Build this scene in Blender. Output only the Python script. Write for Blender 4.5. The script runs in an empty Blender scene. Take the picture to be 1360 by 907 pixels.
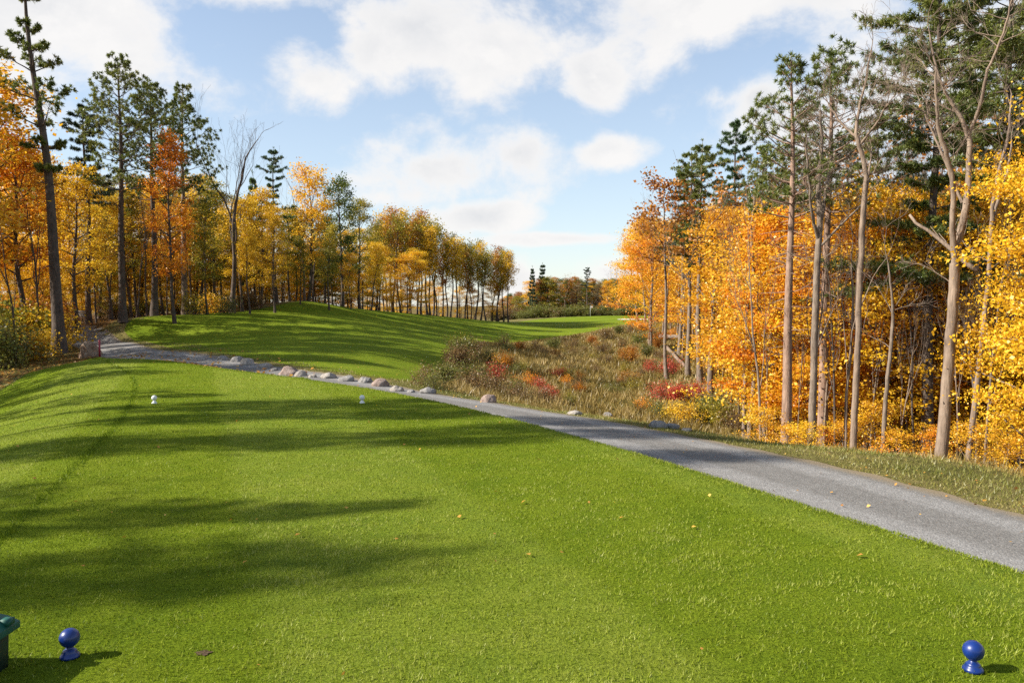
import bpy, math, random
import numpy as np
from mathutils import Vector, Matrix

random.seed(11)
rng = np.random.default_rng(11)
PI = math.pi
SC = bpy.context.scene
COL = SC.collection

# ------------------------------------------------------------------ camera
F = 1067.0                        # focal length in photograph pixels (1360 wide)
HOR = 405.0                       # photograph row of the horizon
CAMZ = 1.8
PITCH = math.atan((453.5 - HOR) / F)
SUN_EL = math.radians(33.0)
SUN_DIR = np.array([0.985, 0.17, 0.0])      # ground direction in which shadows fall
SUN_DIR /= np.linalg.norm(SUN_DIR)


def ray(X, Y):
    cx, cy = (X - 680.0) / F, (453.5 - Y) / F
    d = np.array([cx, math.cos(PITCH) + cy * math.sin(PITCH), -math.sin(PITCH) + cy * math.cos(PITCH)])
    return d


# ------------------------------------------------------------------ helpers
class MB:
    """collects quads and triangles for one mesh object"""

    def __init__(self):
        self.v, self.q, self.t, self.tq, self.tt = [], [], [], [], []
        self.mq, self.mt = [], []
        self.n = 0

    def add(self, v, q=None, t=None, tone=0.5, mat=0):
        v = np.asarray(v, dtype=np.float64).reshape(-1, 3)
        if q is not None and len(q):
            q = np.asarray(q, dtype=np.int64).reshape(-1, 4)
            self.q.append(q + self.n)
            self.tq.append(np.broadcast_to(np.asarray(tone, dtype=np.float64), (len(q),)))
            self.mq.append(np.full(len(q), mat))
        if t is not None and len(t):
            t = np.asarray(t, dtype=np.int64).reshape(-1, 3)
            self.t.append(t + self.n)
            self.tt.append(np.broadcast_to(np.asarray(tone, dtype=np.float64), (len(t),)))
            self.mt.append(np.full(len(t), mat))
        self.v.append(v)
        self.n += len(v)

    def mesh(self, name, mats=(), smooth=False):
        me = bpy.data.meshes.new(name)
        v = np.concatenate(self.v) if self.v else np.zeros((0, 3))
        q = np.concatenate(self.q) if self.q else np.zeros((0, 4), dtype=np.int64)
        t = np.concatenate(self.t) if self.t else np.zeros((0, 3), dtype=np.int64)
        me.vertices.add(len(v))
        me.vertices.foreach_set('co', v.astype(np.float32).ravel())
        loops = np.concatenate([q.ravel(), t.ravel()]).astype(np.int32)
        me.loops.add(len(loops))
        me.loops.foreach_set('vertex_index', loops)
        npoly = len(q) + len(t)
        me.polygons.add(npoly)
        start = np.concatenate([np.arange(len(q)) * 4, len(q) * 4 + np.arange(len(t)) * 3]).astype(np.int32)
        tot = np.concatenate([np.full(len(q), 4), np.full(len(t), 3)]).astype(np.int32)
        me.polygons.foreach_set('loop_start', start)
        me.polygons.foreach_set('loop_total', tot)
        tone = np.concatenate(self.tq + self.tt).astype(np.float32) if npoly else np.zeros(0, np.float32)
        mi = np.concatenate(self.mq + self.mt).astype(np.int32) if npoly else np.zeros(0, np.int32)
        for m in mats:
            me.materials.append(m)
        if len(mats) > 1:
            me.polygons.foreach_set('material_index', mi)
        me.update(calc_edges=True)
        if smooth:
            me.polygons.foreach_set('use_smooth', np.ones(npoly, dtype=bool))
        a = me.attributes.new('tone', 'FLOAT', 'FACE')
        a.data.foreach_set('value', tone)
        me.update()
        return me


def tube(mb, pts, rad, k=6, tone=0.5, cap=False):
    pts = np.asarray(pts, float)
    rad = np.broadcast_to(np.asarray(rad, float), (len(pts),))
    d = np.gradient(pts, axis=0)
    d /= np.linalg.norm(d, axis=1, keepdims=True) + 1e-9
    m = pts[-1] - pts[0]
    ref = np.zeros(3)
    ref[int(np.argmin(np.abs(m)))] = 1.0
    u = np.cross(d, ref)
    u /= np.linalg.norm(u, axis=1, keepdims=True) + 1e-9
    w = np.cross(d, u)
    an = np.arange(k) * 2 * PI / k
    ring = pts[:, None, :] + rad[:, None, None] * (np.cos(an)[None, :, None] * u[:, None, :] + np.sin(an)[None, :, None] * w[:, None, :])
    n = len(pts)
    i = np.arange(n - 1)[:, None] * k
    j = np.arange(k)[None, :]
    j2 = (j + 1) % k
    q = np.stack([i + j, i + j2, i + k + j2, i + k + j], -1).reshape(-1, 4)
    vv = ring.reshape(-1, 3)
    mb.add(vv, q, tone=tone)
    if cap:
        c0 = mb.n - n * k
        tri = [[0, 0, 0]]
        cen = np.array([pts[0], pts[-1]])
        base = mb.n
        mb.v.append(cen)
        mb.n += 2
        t0 = np.stack([np.full(k, base), c0 + (np.arange(k) + 1) % k, c0 + np.arange(k)], -1)
        e0 = c0 + (n - 1) * k
        t1 = np.stack([np.full(k, base + 1), e0 + np.arange(k), e0 + (np.arange(k) + 1) % k], -1)
        tt = np.concatenate([t0, t1])
        mb.t.append(tt)
        mb.tt.append(np.full(len(tt), tone))
        mb.mt.append(np.zeros(len(tt), int))


def box(mb, c, s, rz=0.0, tone=0.5, taper=1.0):
    x, y, z = np.array(s) / 2
    v = np.array([[-x, -y, -z], [x, -y, -z], [x, y, -z], [-x, y, -z],
                  [-x * taper, -y * taper, z], [x * taper, -y * taper, z], [x * taper, y * taper, z], [-x * taper, y * taper, z]])
    ca, sa = math.cos(rz), math.sin(rz)
    v = np.stack([v[:, 0] * ca - v[:, 1] * sa, v[:, 0] * sa + v[:, 1] * ca, v[:, 2]], -1) + np.array(c)
    mb.add(v, [[0, 3, 2, 1], [4, 5, 6, 7], [0, 1, 5, 4], [1, 2, 6, 5], [2, 3, 7, 6], [3, 0, 4, 7]], tone=tone)


def lathe(mb, prof, k=32, c=(0, 0, 0), tone=0.5):
    prof = np.array(prof, float)
    an = np.arange(k) * 2 * PI / k
    v = np.stack([prof[:, 0, None] * np.cos(an), prof[:, 0, None] * np.sin(an), np.repeat(prof[:, 1, None], k, 1)], -1).reshape(-1, 3) + np.array(c)
    n = len(prof)
    i = np.arange(n - 1)[:, None] * k
    j = np.arange(k)[None, :]
    j2 = (j + 1) % k
    mb.add(v, np.stack([i + j, i + j2, i + k + j2, i + k + j], -1).reshape(-1, 4), tone=tone)


def link(name, data, parent=None, loc=None, rz=None):
    o = bpy.data.objects.new(name, data)
    COL.objects.link(o)
    if parent is not None:
        o.parent = parent
    if loc is not None:
        o.location = loc
    if rz is not None:
        o.rotation_euler = (0, 0, rz)
    return o


def tag(o, label=None, cat=None, group=None, kind=None):
    if label:
        o['label'] = label
    if cat:
        o['category'] = cat
    if group:
        o['group'] = group
    if kind:
        o['kind'] = kind
    return o


def smooth01(t):
    t = np.clip(t, 0, 1)
    return t * t * (3 - 2 * t)


# ------------------------------------------------------------------ terrain
CTRL = np.array([
    # cart path and its verge
    (7, 0, -.4), (5.2, 5, -.42), (4.6, 7.2, -.42), (3.27, 10.9, -.42), (1.1, 14.9, -.45), (-1.3, 17.8, -.45), (-4, 21.5, -.42), (-8.5, 26, -.32),
    (-14.4, 32, -.2), (-19.7, 39, -.1), (-23.5, 45, .15), (-28, 52, .35),
    (7.4, 5.5, -.5), (6.1, 8.8, -.5), (4.7, 12.2, -.52), (2.6, 16.3, -.58), (0.2, 19.2, -.58), (-2.2, 22.5, -.55),
    # beyond the right verge: gully and wood
    (6.6, 10.4, -.58), (6.4, 12.7, -.62), (8.2, 8.0, -.62), (11.5, 8.6, -1.6), (9.6, 13.8, -1.8), (6.8, 18.3, -2.1), (3.2, 21.5, -1.85), (1.0, 24.5, -1.6), (13.5, 9, -2.3), (18, 6, -2.6), (14, 16, -2.8), (10, 22, -2.8),
    (0.5, 30, -1.95), (3, 40, -2.2), (5, 55, -1.9), (8, 70, -1.25), (15, 72, -1.0), (12, 50, -2.3), (9, 32, -2.75), (14, 30, -2.9),
    (20, 40, -2.8), (25, 60, -1.5), (30, 90, 0), (25, 22, -3.0), (40, 30, -2.5), (60, 45, -2), (60, 90, .5), (50, 10, -2.5), (12.7, 85, -.3), (20, 84, -.2),
    (19.4, 115, -.14), (24, 118, 0),
    # fairway
    (-19.8, 44, .05), (-12.8, 36, -.06), (-16.9, 48, .75), (-5.2, 24, -.34), (-7.1, 33, -.2), (-10.3, 48, .3), (-13, 60, .85),
    (-2.9, 26, -.6), (-3, 40, -.64), (-6.2, 55, .0), (-3.4, 62, -.7), (1.4, 75, -.8), (8.2, 88, -.92), (16, 100, -.36), (14, 125, .04), (1.9, 100, -.35),
    (-1.8, 97, -.2), (-5.5, 90, .3),
    # left wood edge
    (-22.2, 46, .94), (-21.4, 53, 1.15), (-19.4, 57, 1.25), (-13.5, 73, 1.35), (-9.6, 86, .76),
    (-21.4, 38, -.5), (-19, 36, -.46), (-20, 33, -.8), (-14, 22, -1.0), (-10.5, 13, -.75), (-7.5, 5, -.8), (-15, 2, -1.2), (-25, 25, -1.2), (-30, 10, -1.4),
    (-30, 45, .3), (-40, 60, 1.0), (-30, 70, 1.0), (-60, 40, .3), (-50, 20, -.8), (-24, 90, .2), (-12, 115, -1.6), (-30, 120, -2.5), (-60, 130, -4), (-60, 90, -.5),
    (0, 118, -.7), (0, 150, -1.0), (30, 150, -.6), (50, 160, -.8), (0, 190, -3), (60, 200, -3),
    (0, -15, -1), (30, -15, -2), (-30, -15, -1.5)], float)


def tps_fit(P, z, lam=.3):
    n = len(P)
    r2 = ((P[:, None] - P[None]) ** 2).sum(-1)
    K = np.where(r2 > 0, .5 * r2 * np.log(r2 + 1e-12), 0) / 100.0
    A = np.zeros((n + 3, n + 3))
    A[:n, :n] = K + lam * np.eye(n) * .05
    A[:n, n] = 1
    A[:n, n + 1:] = P / 50
    A[n:, :n] = A[:n, n:].T
    return np.linalg.solve(A, np.concatenate([z, np.zeros(3)]))


_TW = tps_fit(CTRL[:, :2], CTRL[:, 2])


def tps(x, y):
    out = np.zeros_like(x)
    n = len(CTRL)
    for i in range(n):
        r2 = (x - CTRL[i, 0]) ** 2 + (y - CTRL[i, 1]) ** 2
        out += _TW[i] * .5 * r2 * np.log(r2 + 1e-12) / 100.0
    return out + _TW[n] + _TW[n + 1] * x / 50 + _TW[n + 2] * y / 50


def poly_sdf(x, y, poly):
    poly = np.asarray(poly, float)
    d = np.full(x.shape, 1e9)
    inside = np.zeros(x.shape, bool)
    n = len(poly)
    for i in range(n):
        ax, ay = poly[i]
        bx, by = poly[(i + 1) % n]
        ex, ey = bx - ax, by - ay
        t = np.clip(((x - ax) * ex + (y - ay) * ey) / (ex * ex + ey * ey), 0, 1)
        d = np.minimum(d, np.hypot(x - ax - t * ex, y - ay - t * ey))
        c = ((ay > y) != (by > y)) & (x < (bx - ax) * (y - ay) / (by - ay + 1e-12) + ax)
        inside ^= c
    return np.where(inside, d, -d)


def chaikin(p, closed=True, it=2):
    p = np.asarray(p, float)
    for _ in range(it):
        if closed:
            q = np.roll(p, -1, 0)
            p = np.stack([.75 * p + .25 * q, .25 * p + .75 * q], 1).reshape(-1, 2)
        else:
            a, b = p[:-1], p[1:]
            p = np.concatenate([p[:1], np.stack([.75 * a + .25 * b, .25 * a + .75 * b], 1).reshape(-1, 2), p[-1:]])
    return p


TEE = np.array([(7.4, -4), (5.2, 1.2), (3.4, 5.33), (1.17, 10.4), (-1.25, 14.8), (-4.2, 18.7), (-8.6, 22.8), (-12.5, 26.6), (-13.6, 26.4),
                (-9.6, 20.5), (-6.5, 13.7), (-4.2, 7), (-2.8, 2.5), (-1.4, -4)])
TEE_S = chaikin(TEE, True, 2)
LAWN = chaikin([(7.6, -6), (5.6, 1.2), (3.7, 5.5), (1.5, 10.6), (-.95, 15.1), (-3.9, 19.1), (-8.3, 23.3), (-13.2, 29.0), (-17.6, 34.6), (-18.3, 35.0), (-17.6, 31.5), (-15.6, 26.5),
                (-14.3, 21.6), (-12.3, 17.2), (-10.6, 12.8), (-9.4, 8), (-8, 2), (-7, -6)])
PATH = chaikin([(8.6, -3), (7.0, 1.5), (4.75, 7.1), (3.32, 11), (1.25, 14.9), (-1.2, 18.1), (-4, 21.3), (-8.5, 26), (-14.4, 32), (-19.7, 39), (-23.5, 44.5), (-28.5, 49), (-36, 54)], False, 3)
FAIR = chaikin([(-2.6, 23.8), (-2.9, 30), (-2.8, 38), (-2.9, 46), (-2.7, 53), (-1.1, 60), (4, 72), (11, 84), (16.6, 99), (20.5, 112), (24, 124), (18, 136), (8, 133), (1, 118), (-2.5, 99),
                (-9.4, 87.5), (-13, 76), (-15.4, 70), (-17.4, 63), (-19.2, 57.2), (-21.2, 53), (-22.3, 46.5), (-21, 43.2), (-16.8, 37.4), (-12.0, 31.5), (-7.4, 26.8), (-4.6, 24.4)])
BUNK = chaikin([(14.6, 111), (18.5, 109.5), (20.6, 113), (17, 115), (14.8, 114)])


def path_dist(x, y):
    d = np.full(x.shape, 1e9)
    for (ax, ay), (bx, by) in zip(PATH[:-1], PATH[1:]):
        ex, ey = bx - ax, by - ay
        t = np.clip(((x - ax) * ex + (y - ay) * ey) / (ex * ex + ey * ey), 0, 1)
        d = np.minimum(d, np.hypot(x - ax - t * ex, y - ay - t * ey))
    return d


def G(x, y):
    x = np.atleast_1d(np.asarray(x, float))
    y = np.atleast_1d(np.asarray(y, float))
    z = tps(x, y)
    und = .05 * np.sin(x * .9 + 1.3 * np.sin(y * .37)) * np.sin(y * .8 + x * .21) + .03 * np.sin(x * 2.1 + y * 1.3) * np.sin(y * 1.9 - x * .7)
    rough = np.clip(-poly_sdf(x, y, FAIR) / 2, 0, 1) * np.clip((path_dist(x, y) - 1.3) / 2, 0, 1)
    z = z + und * rough * 1.4
    # knoll on the far crest of the fairway
    z = z + .85 * np.exp(-(((x + 17.0) / 4.6) ** 2 + ((y - 65) / 5.5) ** 2))
    # tee platform
    s = poly_sdf(x, y, TEE_S)
    side = (x + .36 * (y - 10) + 1.5) * .93            # to the east of the tee axis?
    bank = np.where(side > 0, .75, 4.6)
    bank = np.where(y > 20, np.minimum(bank, .75 + np.clip(-side, 0, 6) * .7), bank)
    w = smooth01(1 + s / bank)
    z = z * (1 - w)
    r = np.hypot(x, y - 60)
    far = smooth01((r - 130) / 140)
    return z * (1 - far) + (-7.0) * far


def ground1(x, y):
    return float(G(x, y)[0])


def hit(X, Y, tmax=220):
    """the point of the ground seen at a photograph pixel"""
    d = ray(X, Y)
    t = np.concatenate([np.arange(2, 40, .05), np.arange(40, tmax, .25)])
    z = CAMZ + d[2] * t
    g = G(d[0] * t, d[1] * t)
    k = np.where(z <= g)[0]
    i = k[0] if len(k) else len(t) - 1
    return np.array([d[0] * t[i], d[1] * t[i], g[i]])


def axis(lo, hi, fine_lo, fine_hi, step, mid, mid_lo, mid_hi):
    a = list(np.arange(fine_lo, fine_hi + 1e-6, step))
    while a[-1] < mid_hi:
        a.append(a[-1] + min(mid, max(step, (a[-1] - fine_hi) * .06 + step)))
    while a[0] > mid_lo:
        a.insert(0, a[0] - min(mid, max(step, (fine_lo - a[0]) * .06 + step)))
    s = mid
    while a[-1] < hi:
        s *= 1.35
        a.append(a[-1] + s)
    s = mid
    while a[0] > lo:
        s *= 1.35
        a.insert(0, a[0] - s)
    return np.array(a)


GX = axis(-3000, 3000, -14, 8, .2, 1.0, -70, 75)
GY = axis(-400, 4000, 0, 32, .2, .9, -14, 190)
GXX, GYY = np.meshgrid(GX, GY)
GZZ = G(GXX.ravel(), GYY.ravel()).reshape(GXX.shape)


def sheet(name, field, lift, mat, attrs=None):
    """the part of the terrain where field > 0, cut along its zero line, lifted a few millimetres"""
    ny, nx = GXX.shape
    if field is None:
        idx = np.arange(ny * nx).reshape(ny, nx)
        q = np.stack([idx[:-1, :-1], idx[:-1, 1:], idx[1:, 1:], idx[1:, :-1]], -1).reshape(-1, 4)
        mb = MB()
        mb.add(np.stack([GXX.ravel(), GYY.ravel(), GZZ.ravel() + lift], -1), q)
        me = mb.mesh(name, [mat], True)
    else:
        f = field(GXX.ravel(), GYY.ravel()).reshape(GXX.shape)
        verts, faces, cache = [], [], {}

        def vid(key, p):
            if key not in cache:
                cache[key] = len(verts)
                verts.append(p)
            return cache[key]
        act = np.maximum.reduce([f[:-1, :-1], f[:-1, 1:], f[1:, 1:], f[1:, :-1]]) > 0
        for i, j in zip(*np.where(act)):
            c = [(i, j), (i, j + 1), (i + 1, j + 1), (i + 1, j)]
            poly = []
            for a in range(4):
                p, r = c[a], c[(a + 1) % 4]
                fp, fr = f[p], f[r]
                if fp > 0:
                    poly.append(vid(p, (GXX[p], GYY[p], GZZ[p] + lift)))
                if (fp > 0) != (fr > 0):
                    t = fp / (fp - fr)
                    key = (p, r) if p < r else (r, p)
                    poly.append(vid(key, tuple(np.array((GXX[p], GYY[p], GZZ[p] + lift)) * (1 - t) + np.array((GXX[r], GYY[r], GZZ[r] + lift)) * t)))
            if len(poly) >= 3:
                faces.append(poly)
        me = bpy.data.meshes.new(name)
        me.from_pydata(verts, [], faces)
        me.materials.append(mat)
        me.polygons.foreach_set('use_smooth', np.ones(len(me.polygons), dtype=bool))
        me.update()
    if attrs:
        co = np.zeros(len(me.vertices) * 3, np.float32)
        me.vertices.foreach_get('co', co)
        co = co.reshape(-1, 3)
        for k, fn in attrs.items():
            a = me.attributes.new(k, 'FLOAT', 'POINT')
            a.data.foreach_set('value', fn(co[:, 0].astype(float), co[:, 1].astype(float)).astype(np.float32))
    o = link(name, me)
    return tag(o, kind='structure')


# ------------------------------------------------------------------ materials
class NT:
    def __init__(self, name):
        self.m = bpy.data.materials.new(name)
        self.m.use_nodes = True
        self.t = self.m.node_tree
        self.t.nodes.clear()
        self.out = self.t.nodes.new('ShaderNodeOutputMaterial')

    def n(self, kind, **kw):
        nd = self.t.nodes.new('ShaderNode' + kind)
        for k, v in kw.items():
            if k.startswith('i_'):
                self.put(nd.inputs[k[2:].replace('_', ' ')], v)
            else:
                setattr(nd, k, v)
        return nd

    def put(self, sock, v):
        if isinstance(v, bpy.types.NodeSocket):
            self.t.links.new(v, sock)
        elif isinstance(v, (tuple, list)) and len(v) == 3 and sock.type == 'RGBA':
            sock.default_value = (*v, 1)
        else:
            sock.default_value = v

    def math(self, op, a, b=0.0, c=0.0, clamp=False):
        nd = self.n('Math', operation=op, use_clamp=clamp)
        for i, x in enumerate((a, b, c)):
            self.put(nd.inputs[i], x)
        return nd.outputs[0]

    def noise(self, vec, scale, detail=4.0, rough=.55, dist=0.0):
        nd = self.n('TexNoise')
        if vec is not None:
            self.put(nd.inputs['Vector'], vec)
        nd.inputs['Scale'].default_value = scale
        nd.inputs['Detail'].default_value = detail
        nd.inputs['Roughness'].default_value = rough
        nd.inputs['Distortion'].default_value = dist
        return nd.outputs['Fac']

    def ramp(self, fac, stops, interp='LINEAR'):
        nd = self.n('ValToRGB')
        cr = nd.color_ramp
        cr.interpolation = interp
        while len(cr.elements) < len(stops):
            cr.elements.new(.5)
        for e, (p, c) in zip(cr.elements, stops):
            e.position = p
            e.color = (*c, 1)
        self.put(nd.inputs['Fac'], fac)
        return nd.outputs['Color']

    def mix(self, fac, a, b, mode='MIX'):
        nd = self.n('MixRGB', blend_type=mode)
        self.put(nd.inputs[0], fac)
        self.put(nd.inputs[1], a)
        self.put(nd.inputs[2], b)
        return nd.outputs[0]

    def mapr(self, v, a, b, c=0.0, d=1.0, smooth=False):
        nd = self.n('MapRange', interpolation_type='SMOOTHSTEP' if smooth else 'LINEAR')
        for i, x in enumerate((v, a, b, c, d)):
            self.put(nd.inputs[i], x)
        return nd.outputs[0]

    def bump(self, h, strength=.5, dist=.02):
        nd = self.n('Bump')
        nd.inputs['Strength'].default_value = strength
        nd.inputs['Distance'].default_value = dist
        self.put(nd.inputs['Height'], h)
        return nd.outputs[0]

    def pos(self):
        return self.n('NewGeometry').outputs['Position']

    def attr(self, name):
        return self.n('Attribute', attribute_name=name).outputs['Fac']

    def principled(self, color, rough=.7, spec=.3, normal=None, metallic=0.0, coat=0.0):
        b = self.n('BsdfPrincipled')
        self.put(b.inputs['Base Color'], color)
        self.put(b.inputs['Roughness'], rough)
        b.inputs['Specular IOR Level'].default_value = spec
        b.inputs['Metallic'].default_value = metallic
        b.inputs['Coat Weight'].default_value = coat
        if normal is not None:
            self.put(b.inputs['Normal'], normal)
        self.t.links.new(b.outputs[0], self.out.inputs[0])
        return self.m


def leaf_material(name, stops, transl=.45, gloss=.03, grain=0.0):
    t = NT(name)
    tone = t.attr('tone')
    rnd = t.n('ObjectInfo').outputs['Random']
    f = t.math('ADD', t.math('MULTIPLY', tone, .8), t.math('MULTIPLY', rnd, .2), clamp=True)
    k = len(stops)
    col = t.ramp(f, [(i / (k - 1), s) for i, s in enumerate(stops)])
    d = t.n('BsdfDiffuse')
    t.put(d.inputs['Color'], col)
    tr = t.n('BsdfTranslucent')
    t.put(tr.inputs['Color'], col)
    mx = t.n('MixShader')
    mx.inputs[0].default_value = transl
    t.t.links.new(d.outputs[0], mx.inputs[1])
    t.t.links.new(tr.outputs[0], mx.inputs[2])
    gl = t.n('BsdfGlossy')
    gl.inputs['Roughness'].default_value = .45
    mx2 = t.n('MixShader')
    mx2.inputs[0].default_value = gloss
    t.t.links.new(mx.outputs[0], mx2.inputs[1])
    t.t.links.new(gl.outputs[0], mx2.inputs[2])
    t.t.links.new(mx2.outputs[0], t.out.inputs[0])
    return t.m


def bark_material(name, dark, light, scale=9.0):
    t = NT(name)
    co = t.n('TexCoord').outputs['Object']
    mp = t.n('Mapping')
    mp.inputs['Scale'].default_value = (1, 1, .18)
    t.put(mp.inputs['Vector'], co)
    a = t.noise(mp.outputs[0], scale * 2.2, 6, .65)
    b = t.noise(co, scale * .35, 3, .6)
    f = t.math('ADD', t.math('MULTIPLY', a, .65), t.math('MULTIPLY', b, .5))
    col = t.ramp(f, [(.36, dark), (.72, light)])
    return t.principled(col, .9, .15, t.bump(a, .9, .03))


M = {}
M['leaf_gold'] = leaf_material('gold_leaves', [(.38, .21, .012), (.62, .37, .018), (.76, .49, .028), (.54, .44, .045)])
M['leaf_amber'] = leaf_material('amber_leaves', [(.50, .21, .012), (.74, .38, .02), (.86, .50, .03), (.66, .48, .05)])
M['leaf_yellow'] = leaf_material('yellow_leaves', [(.60, .31, .012), (.78, .44, .018), (.84, .53, .028), (.66, .50, .04)])
M['leaf_orange'] = leaf_material('orange_leaves', [(.42, .11, .012), (.70, .24, .015), (.84, .37, .022), (.80, .48, .035)])
M['leaf_rust'] = leaf_material('rust_leaves', [(.20, .07, .02), (.36, .13, .02), (.50, .22, .03), (.42, .26, .04)])
M['leaf_olive'] = leaf_material('olive_leaves', [(.10, .11, .012), (.20, .19, .02), (.36, .28, .025), (.52, .38, .03)])
M['leaf_green'] = leaf_material('green_leaves', [(.035, .06, .010), (.06, .10, .014), (.11, .14, .018), (.26, .20, .022)])
M['leaf_red'] = leaf_material('red_leaves', [(.26, .03, .02), (.46, .05, .03), (.56, .10, .05), (.42, .18, .05)])
M['leaf_shrub'] = leaf_material('shrub_leaves', [(.09, .07, .022), (.15, .13, .03), (.17, .20, .035), (.32, .26, .04)])
M['leaf_brown'] = leaf_material('brown_leaves', [(.10, .06, .03), (.19, .11, .04), (.26, .16, .06), (.20, .18, .05)])
M['needle'] = leaf_material('pine_needles', [(.06, .085, .018), (.11, .145, .025), (.18, .20, .035), (.26, .22, .06)], .3, .05)
M['needle_soft'] = leaf_material('soft_pine_needles', [(.028, .06, .024), (.05, .10, .03), (.09, .15, .035), (.16, .20, .05)], .25, .05)
M['needle_dark'] = leaf_material('dark_pine_needles', [(.018, .032, .014), (.03, .05, .02), (.045, .07, .025), (.06, .085, .03)], .2, .04)
M['bark_dark'] = bark_material('dark_bark', (.035, .026, .02), (.13, .10, .08))
M['bark_grey'] = bark_material('grey_bark', (.07, .052, .04), (.25, .195, .15))
M['bark_pink'] = bark_material('red_pine_bark', (.11, .065, .045), (.33, .22, .16), 7)
M['bark_pale'] = bark_material('pale_bark', (.085, .06, .045), (.28, .21, .155), 6)


# ------------------------------------------------------------------ plants
def unit(v):
    return v / (np.linalg.norm(v) + 1e-9)


def leaves(mb, c, size, up=.7, tone=.5, spread=.25, aspect=.85, fold=.12):
    """one folded leaf blade for every centre"""
    c = np.asarray(c, float)
    n = len(c)
    nr = rng.normal(size=(n, 3))
    nr[:, 2] += up * 2.2
    nr /= np.linalg.norm(nr, axis=1, keepdims=True)
    t = np.cross(nr, rng.normal(size=(n, 3)))
    t /= np.linalg.norm(t, axis=1, keepdims=True) + 1e-9
    b = np.cross(nr, t)
    s = size * rng.uniform(.5, 1.45, (n, 1))
    v = np.stack([c - t * s * .5, c + b * s * .5 * aspect + nr * s * fold, c + t * s * .55, c - b * s * .5 * aspect + nr * s * fold], 1).reshape(-1, 3)
    q = np.arange(n * 4).reshape(n, 4)
    tn = np.clip(np.asarray(tone) + rng.normal(0, spread * .6, n), 0, 1)
    mb.add(v, q, tone=tn)


def bend_path(p0, d, L, n, up=.15, wob=.12):
    pts = [np.array(p0, float)]
    d = unit(np.array(d, float))
    for i in range(n):
        d = unit(d + np.array([0, 0, up]) / n + rng.normal(0, wob / math.sqrt(n), 3))
        pts.append(pts[-1] + d * L / n)
    return np.array(pts), d


def trunk_path(H, wob, lean=(0, 0), n=12):
    t = np.linspace(0, 1, n + 1)
    ph = rng.uniform(0, 6.28, 4)
    x = lean[0] * H * t + wob * (np.sin(t * 5 + ph[0]) - np.sin(ph[0]) + .5 * np.sin(t * 11 + ph[1]) - .5 * np.sin(ph[1]))
    y = lean[1] * H * t + wob * (np.sin(t * 5.6 + ph[2]) - np.sin(ph[2]) + .5 * np.sin(t * 10 + ph[3]) - .5 * np.sin(ph[3]))
    return np.stack([x, y, t * H], -1)


def at_t(pts, t):
    f = t * (len(pts) - 1)
    i = min(int(f), len(pts) - 2)
    return pts[i] + (pts[i + 1] - pts[i]) * (f - i)


def trunk_rad(r0, t, flare=True):
    r = r0 * (1 - t) ** .75 + .012
    if flare:
        r = r * (1 + .45 * np.exp(-np.asarray(t) * 28))
    return r


def broadleaf(H=12, r0=.14, base=.3, spread=2.2, limbs=22, leaf=.12, per=26, wob=.12, lean=(0, 0), shape='oval', bare=0.0, sig=(.34, .13), sub=5, elev=(.35, .9), gap=.0):
    """a trunk with limbs (one mesh) and a crown of layered leaf sprays (another)"""
    wood, crown = MB(), MB()
    tp = trunk_path(H * .96, wob, lean)
    tt = np.linspace(0, 1, len(tp))
    tube(wood, tp, trunk_rad(r0, tt), 8)
    az = rng.uniform(0, 6.28)
    for i in range(limbs):
        u = (i + rng.uniform(-.3, .3)) / limbs
        u = min(max(u, 0), 1)
        t = base + (1 - base) * u * .98
        if shape == 'oval':
            prof = math.sin(PI * min(max(.18 + .80 * u, 0), 1)) ** .7
        elif shape == 'cone':
            prof = 1.05 - .85 * u
        else:                                     # vase: widest high up
            prof = .45 + .65 * math.sin(PI * (.12 + .75 * u))
        L = spread * prof * rng.uniform(.7, 1.15)
        az += 2.4 + rng.uniform(-.5, .5)
        e = elev[0] + (elev[1] - elev[0]) * u + rng.uniform(-.15, .2)
        d = np.array([math.cos(az) * math.cos(e), math.sin(az) * math.cos(e), math.sin(e)])
        p0 = at_t(tp, t * .985)
        rl = min(r0 * .42, float(trunk_rad(r0, np.array(t), False)) * .6)
        lp, ld = bend_path(p0, d, L, 5, rng.uniform(-.1, .35), .22)
        tube(wood, lp, np.linspace(rl, .008, 6), 5)
        cl = rng.uniform(.25, .75)
        nsub = max(2, int(sub * (.6 + .4 * prof)))
        for j in range(nsub):
            f = rng.uniform(.3, 1.0)
            sp = at_t(lp, f)
            a2 = az + rng.choice([-1, 1]) * rng.uniform(.4, 1.2)
            e2 = e * .4 + rng.uniform(-.2, .4)
            sd = np.array([math.cos(a2) * math.cos(e2), math.sin(a2) * math.cos(e2), math.sin(e2)])
            sl = L * rng.uniform(.25, .5) + .2
            pp, _ = bend_path(sp, sd, sl, 3, .1, .25)
            tube(wood, pp, np.linspace(rl * .4, .004, 4), 3)
            if u > 1 - bare and rng.random() < .85:
                continue
            for f2 in (.35, .7, 1.0):
                if rng.random() < gap:
                    continue
                c = at_t(pp, f2)
                m = max(3, int(per * rng.uniform(.5, 1.3)))
                off = rng.normal(size=(m, 3)) * np.array([sig[0], sig[0], sig[1]])
                leaves(crown, c + off, leaf, .55, np.clip(cl + rng.normal(0, .12), .05, .95))
    return wood, crown


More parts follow.
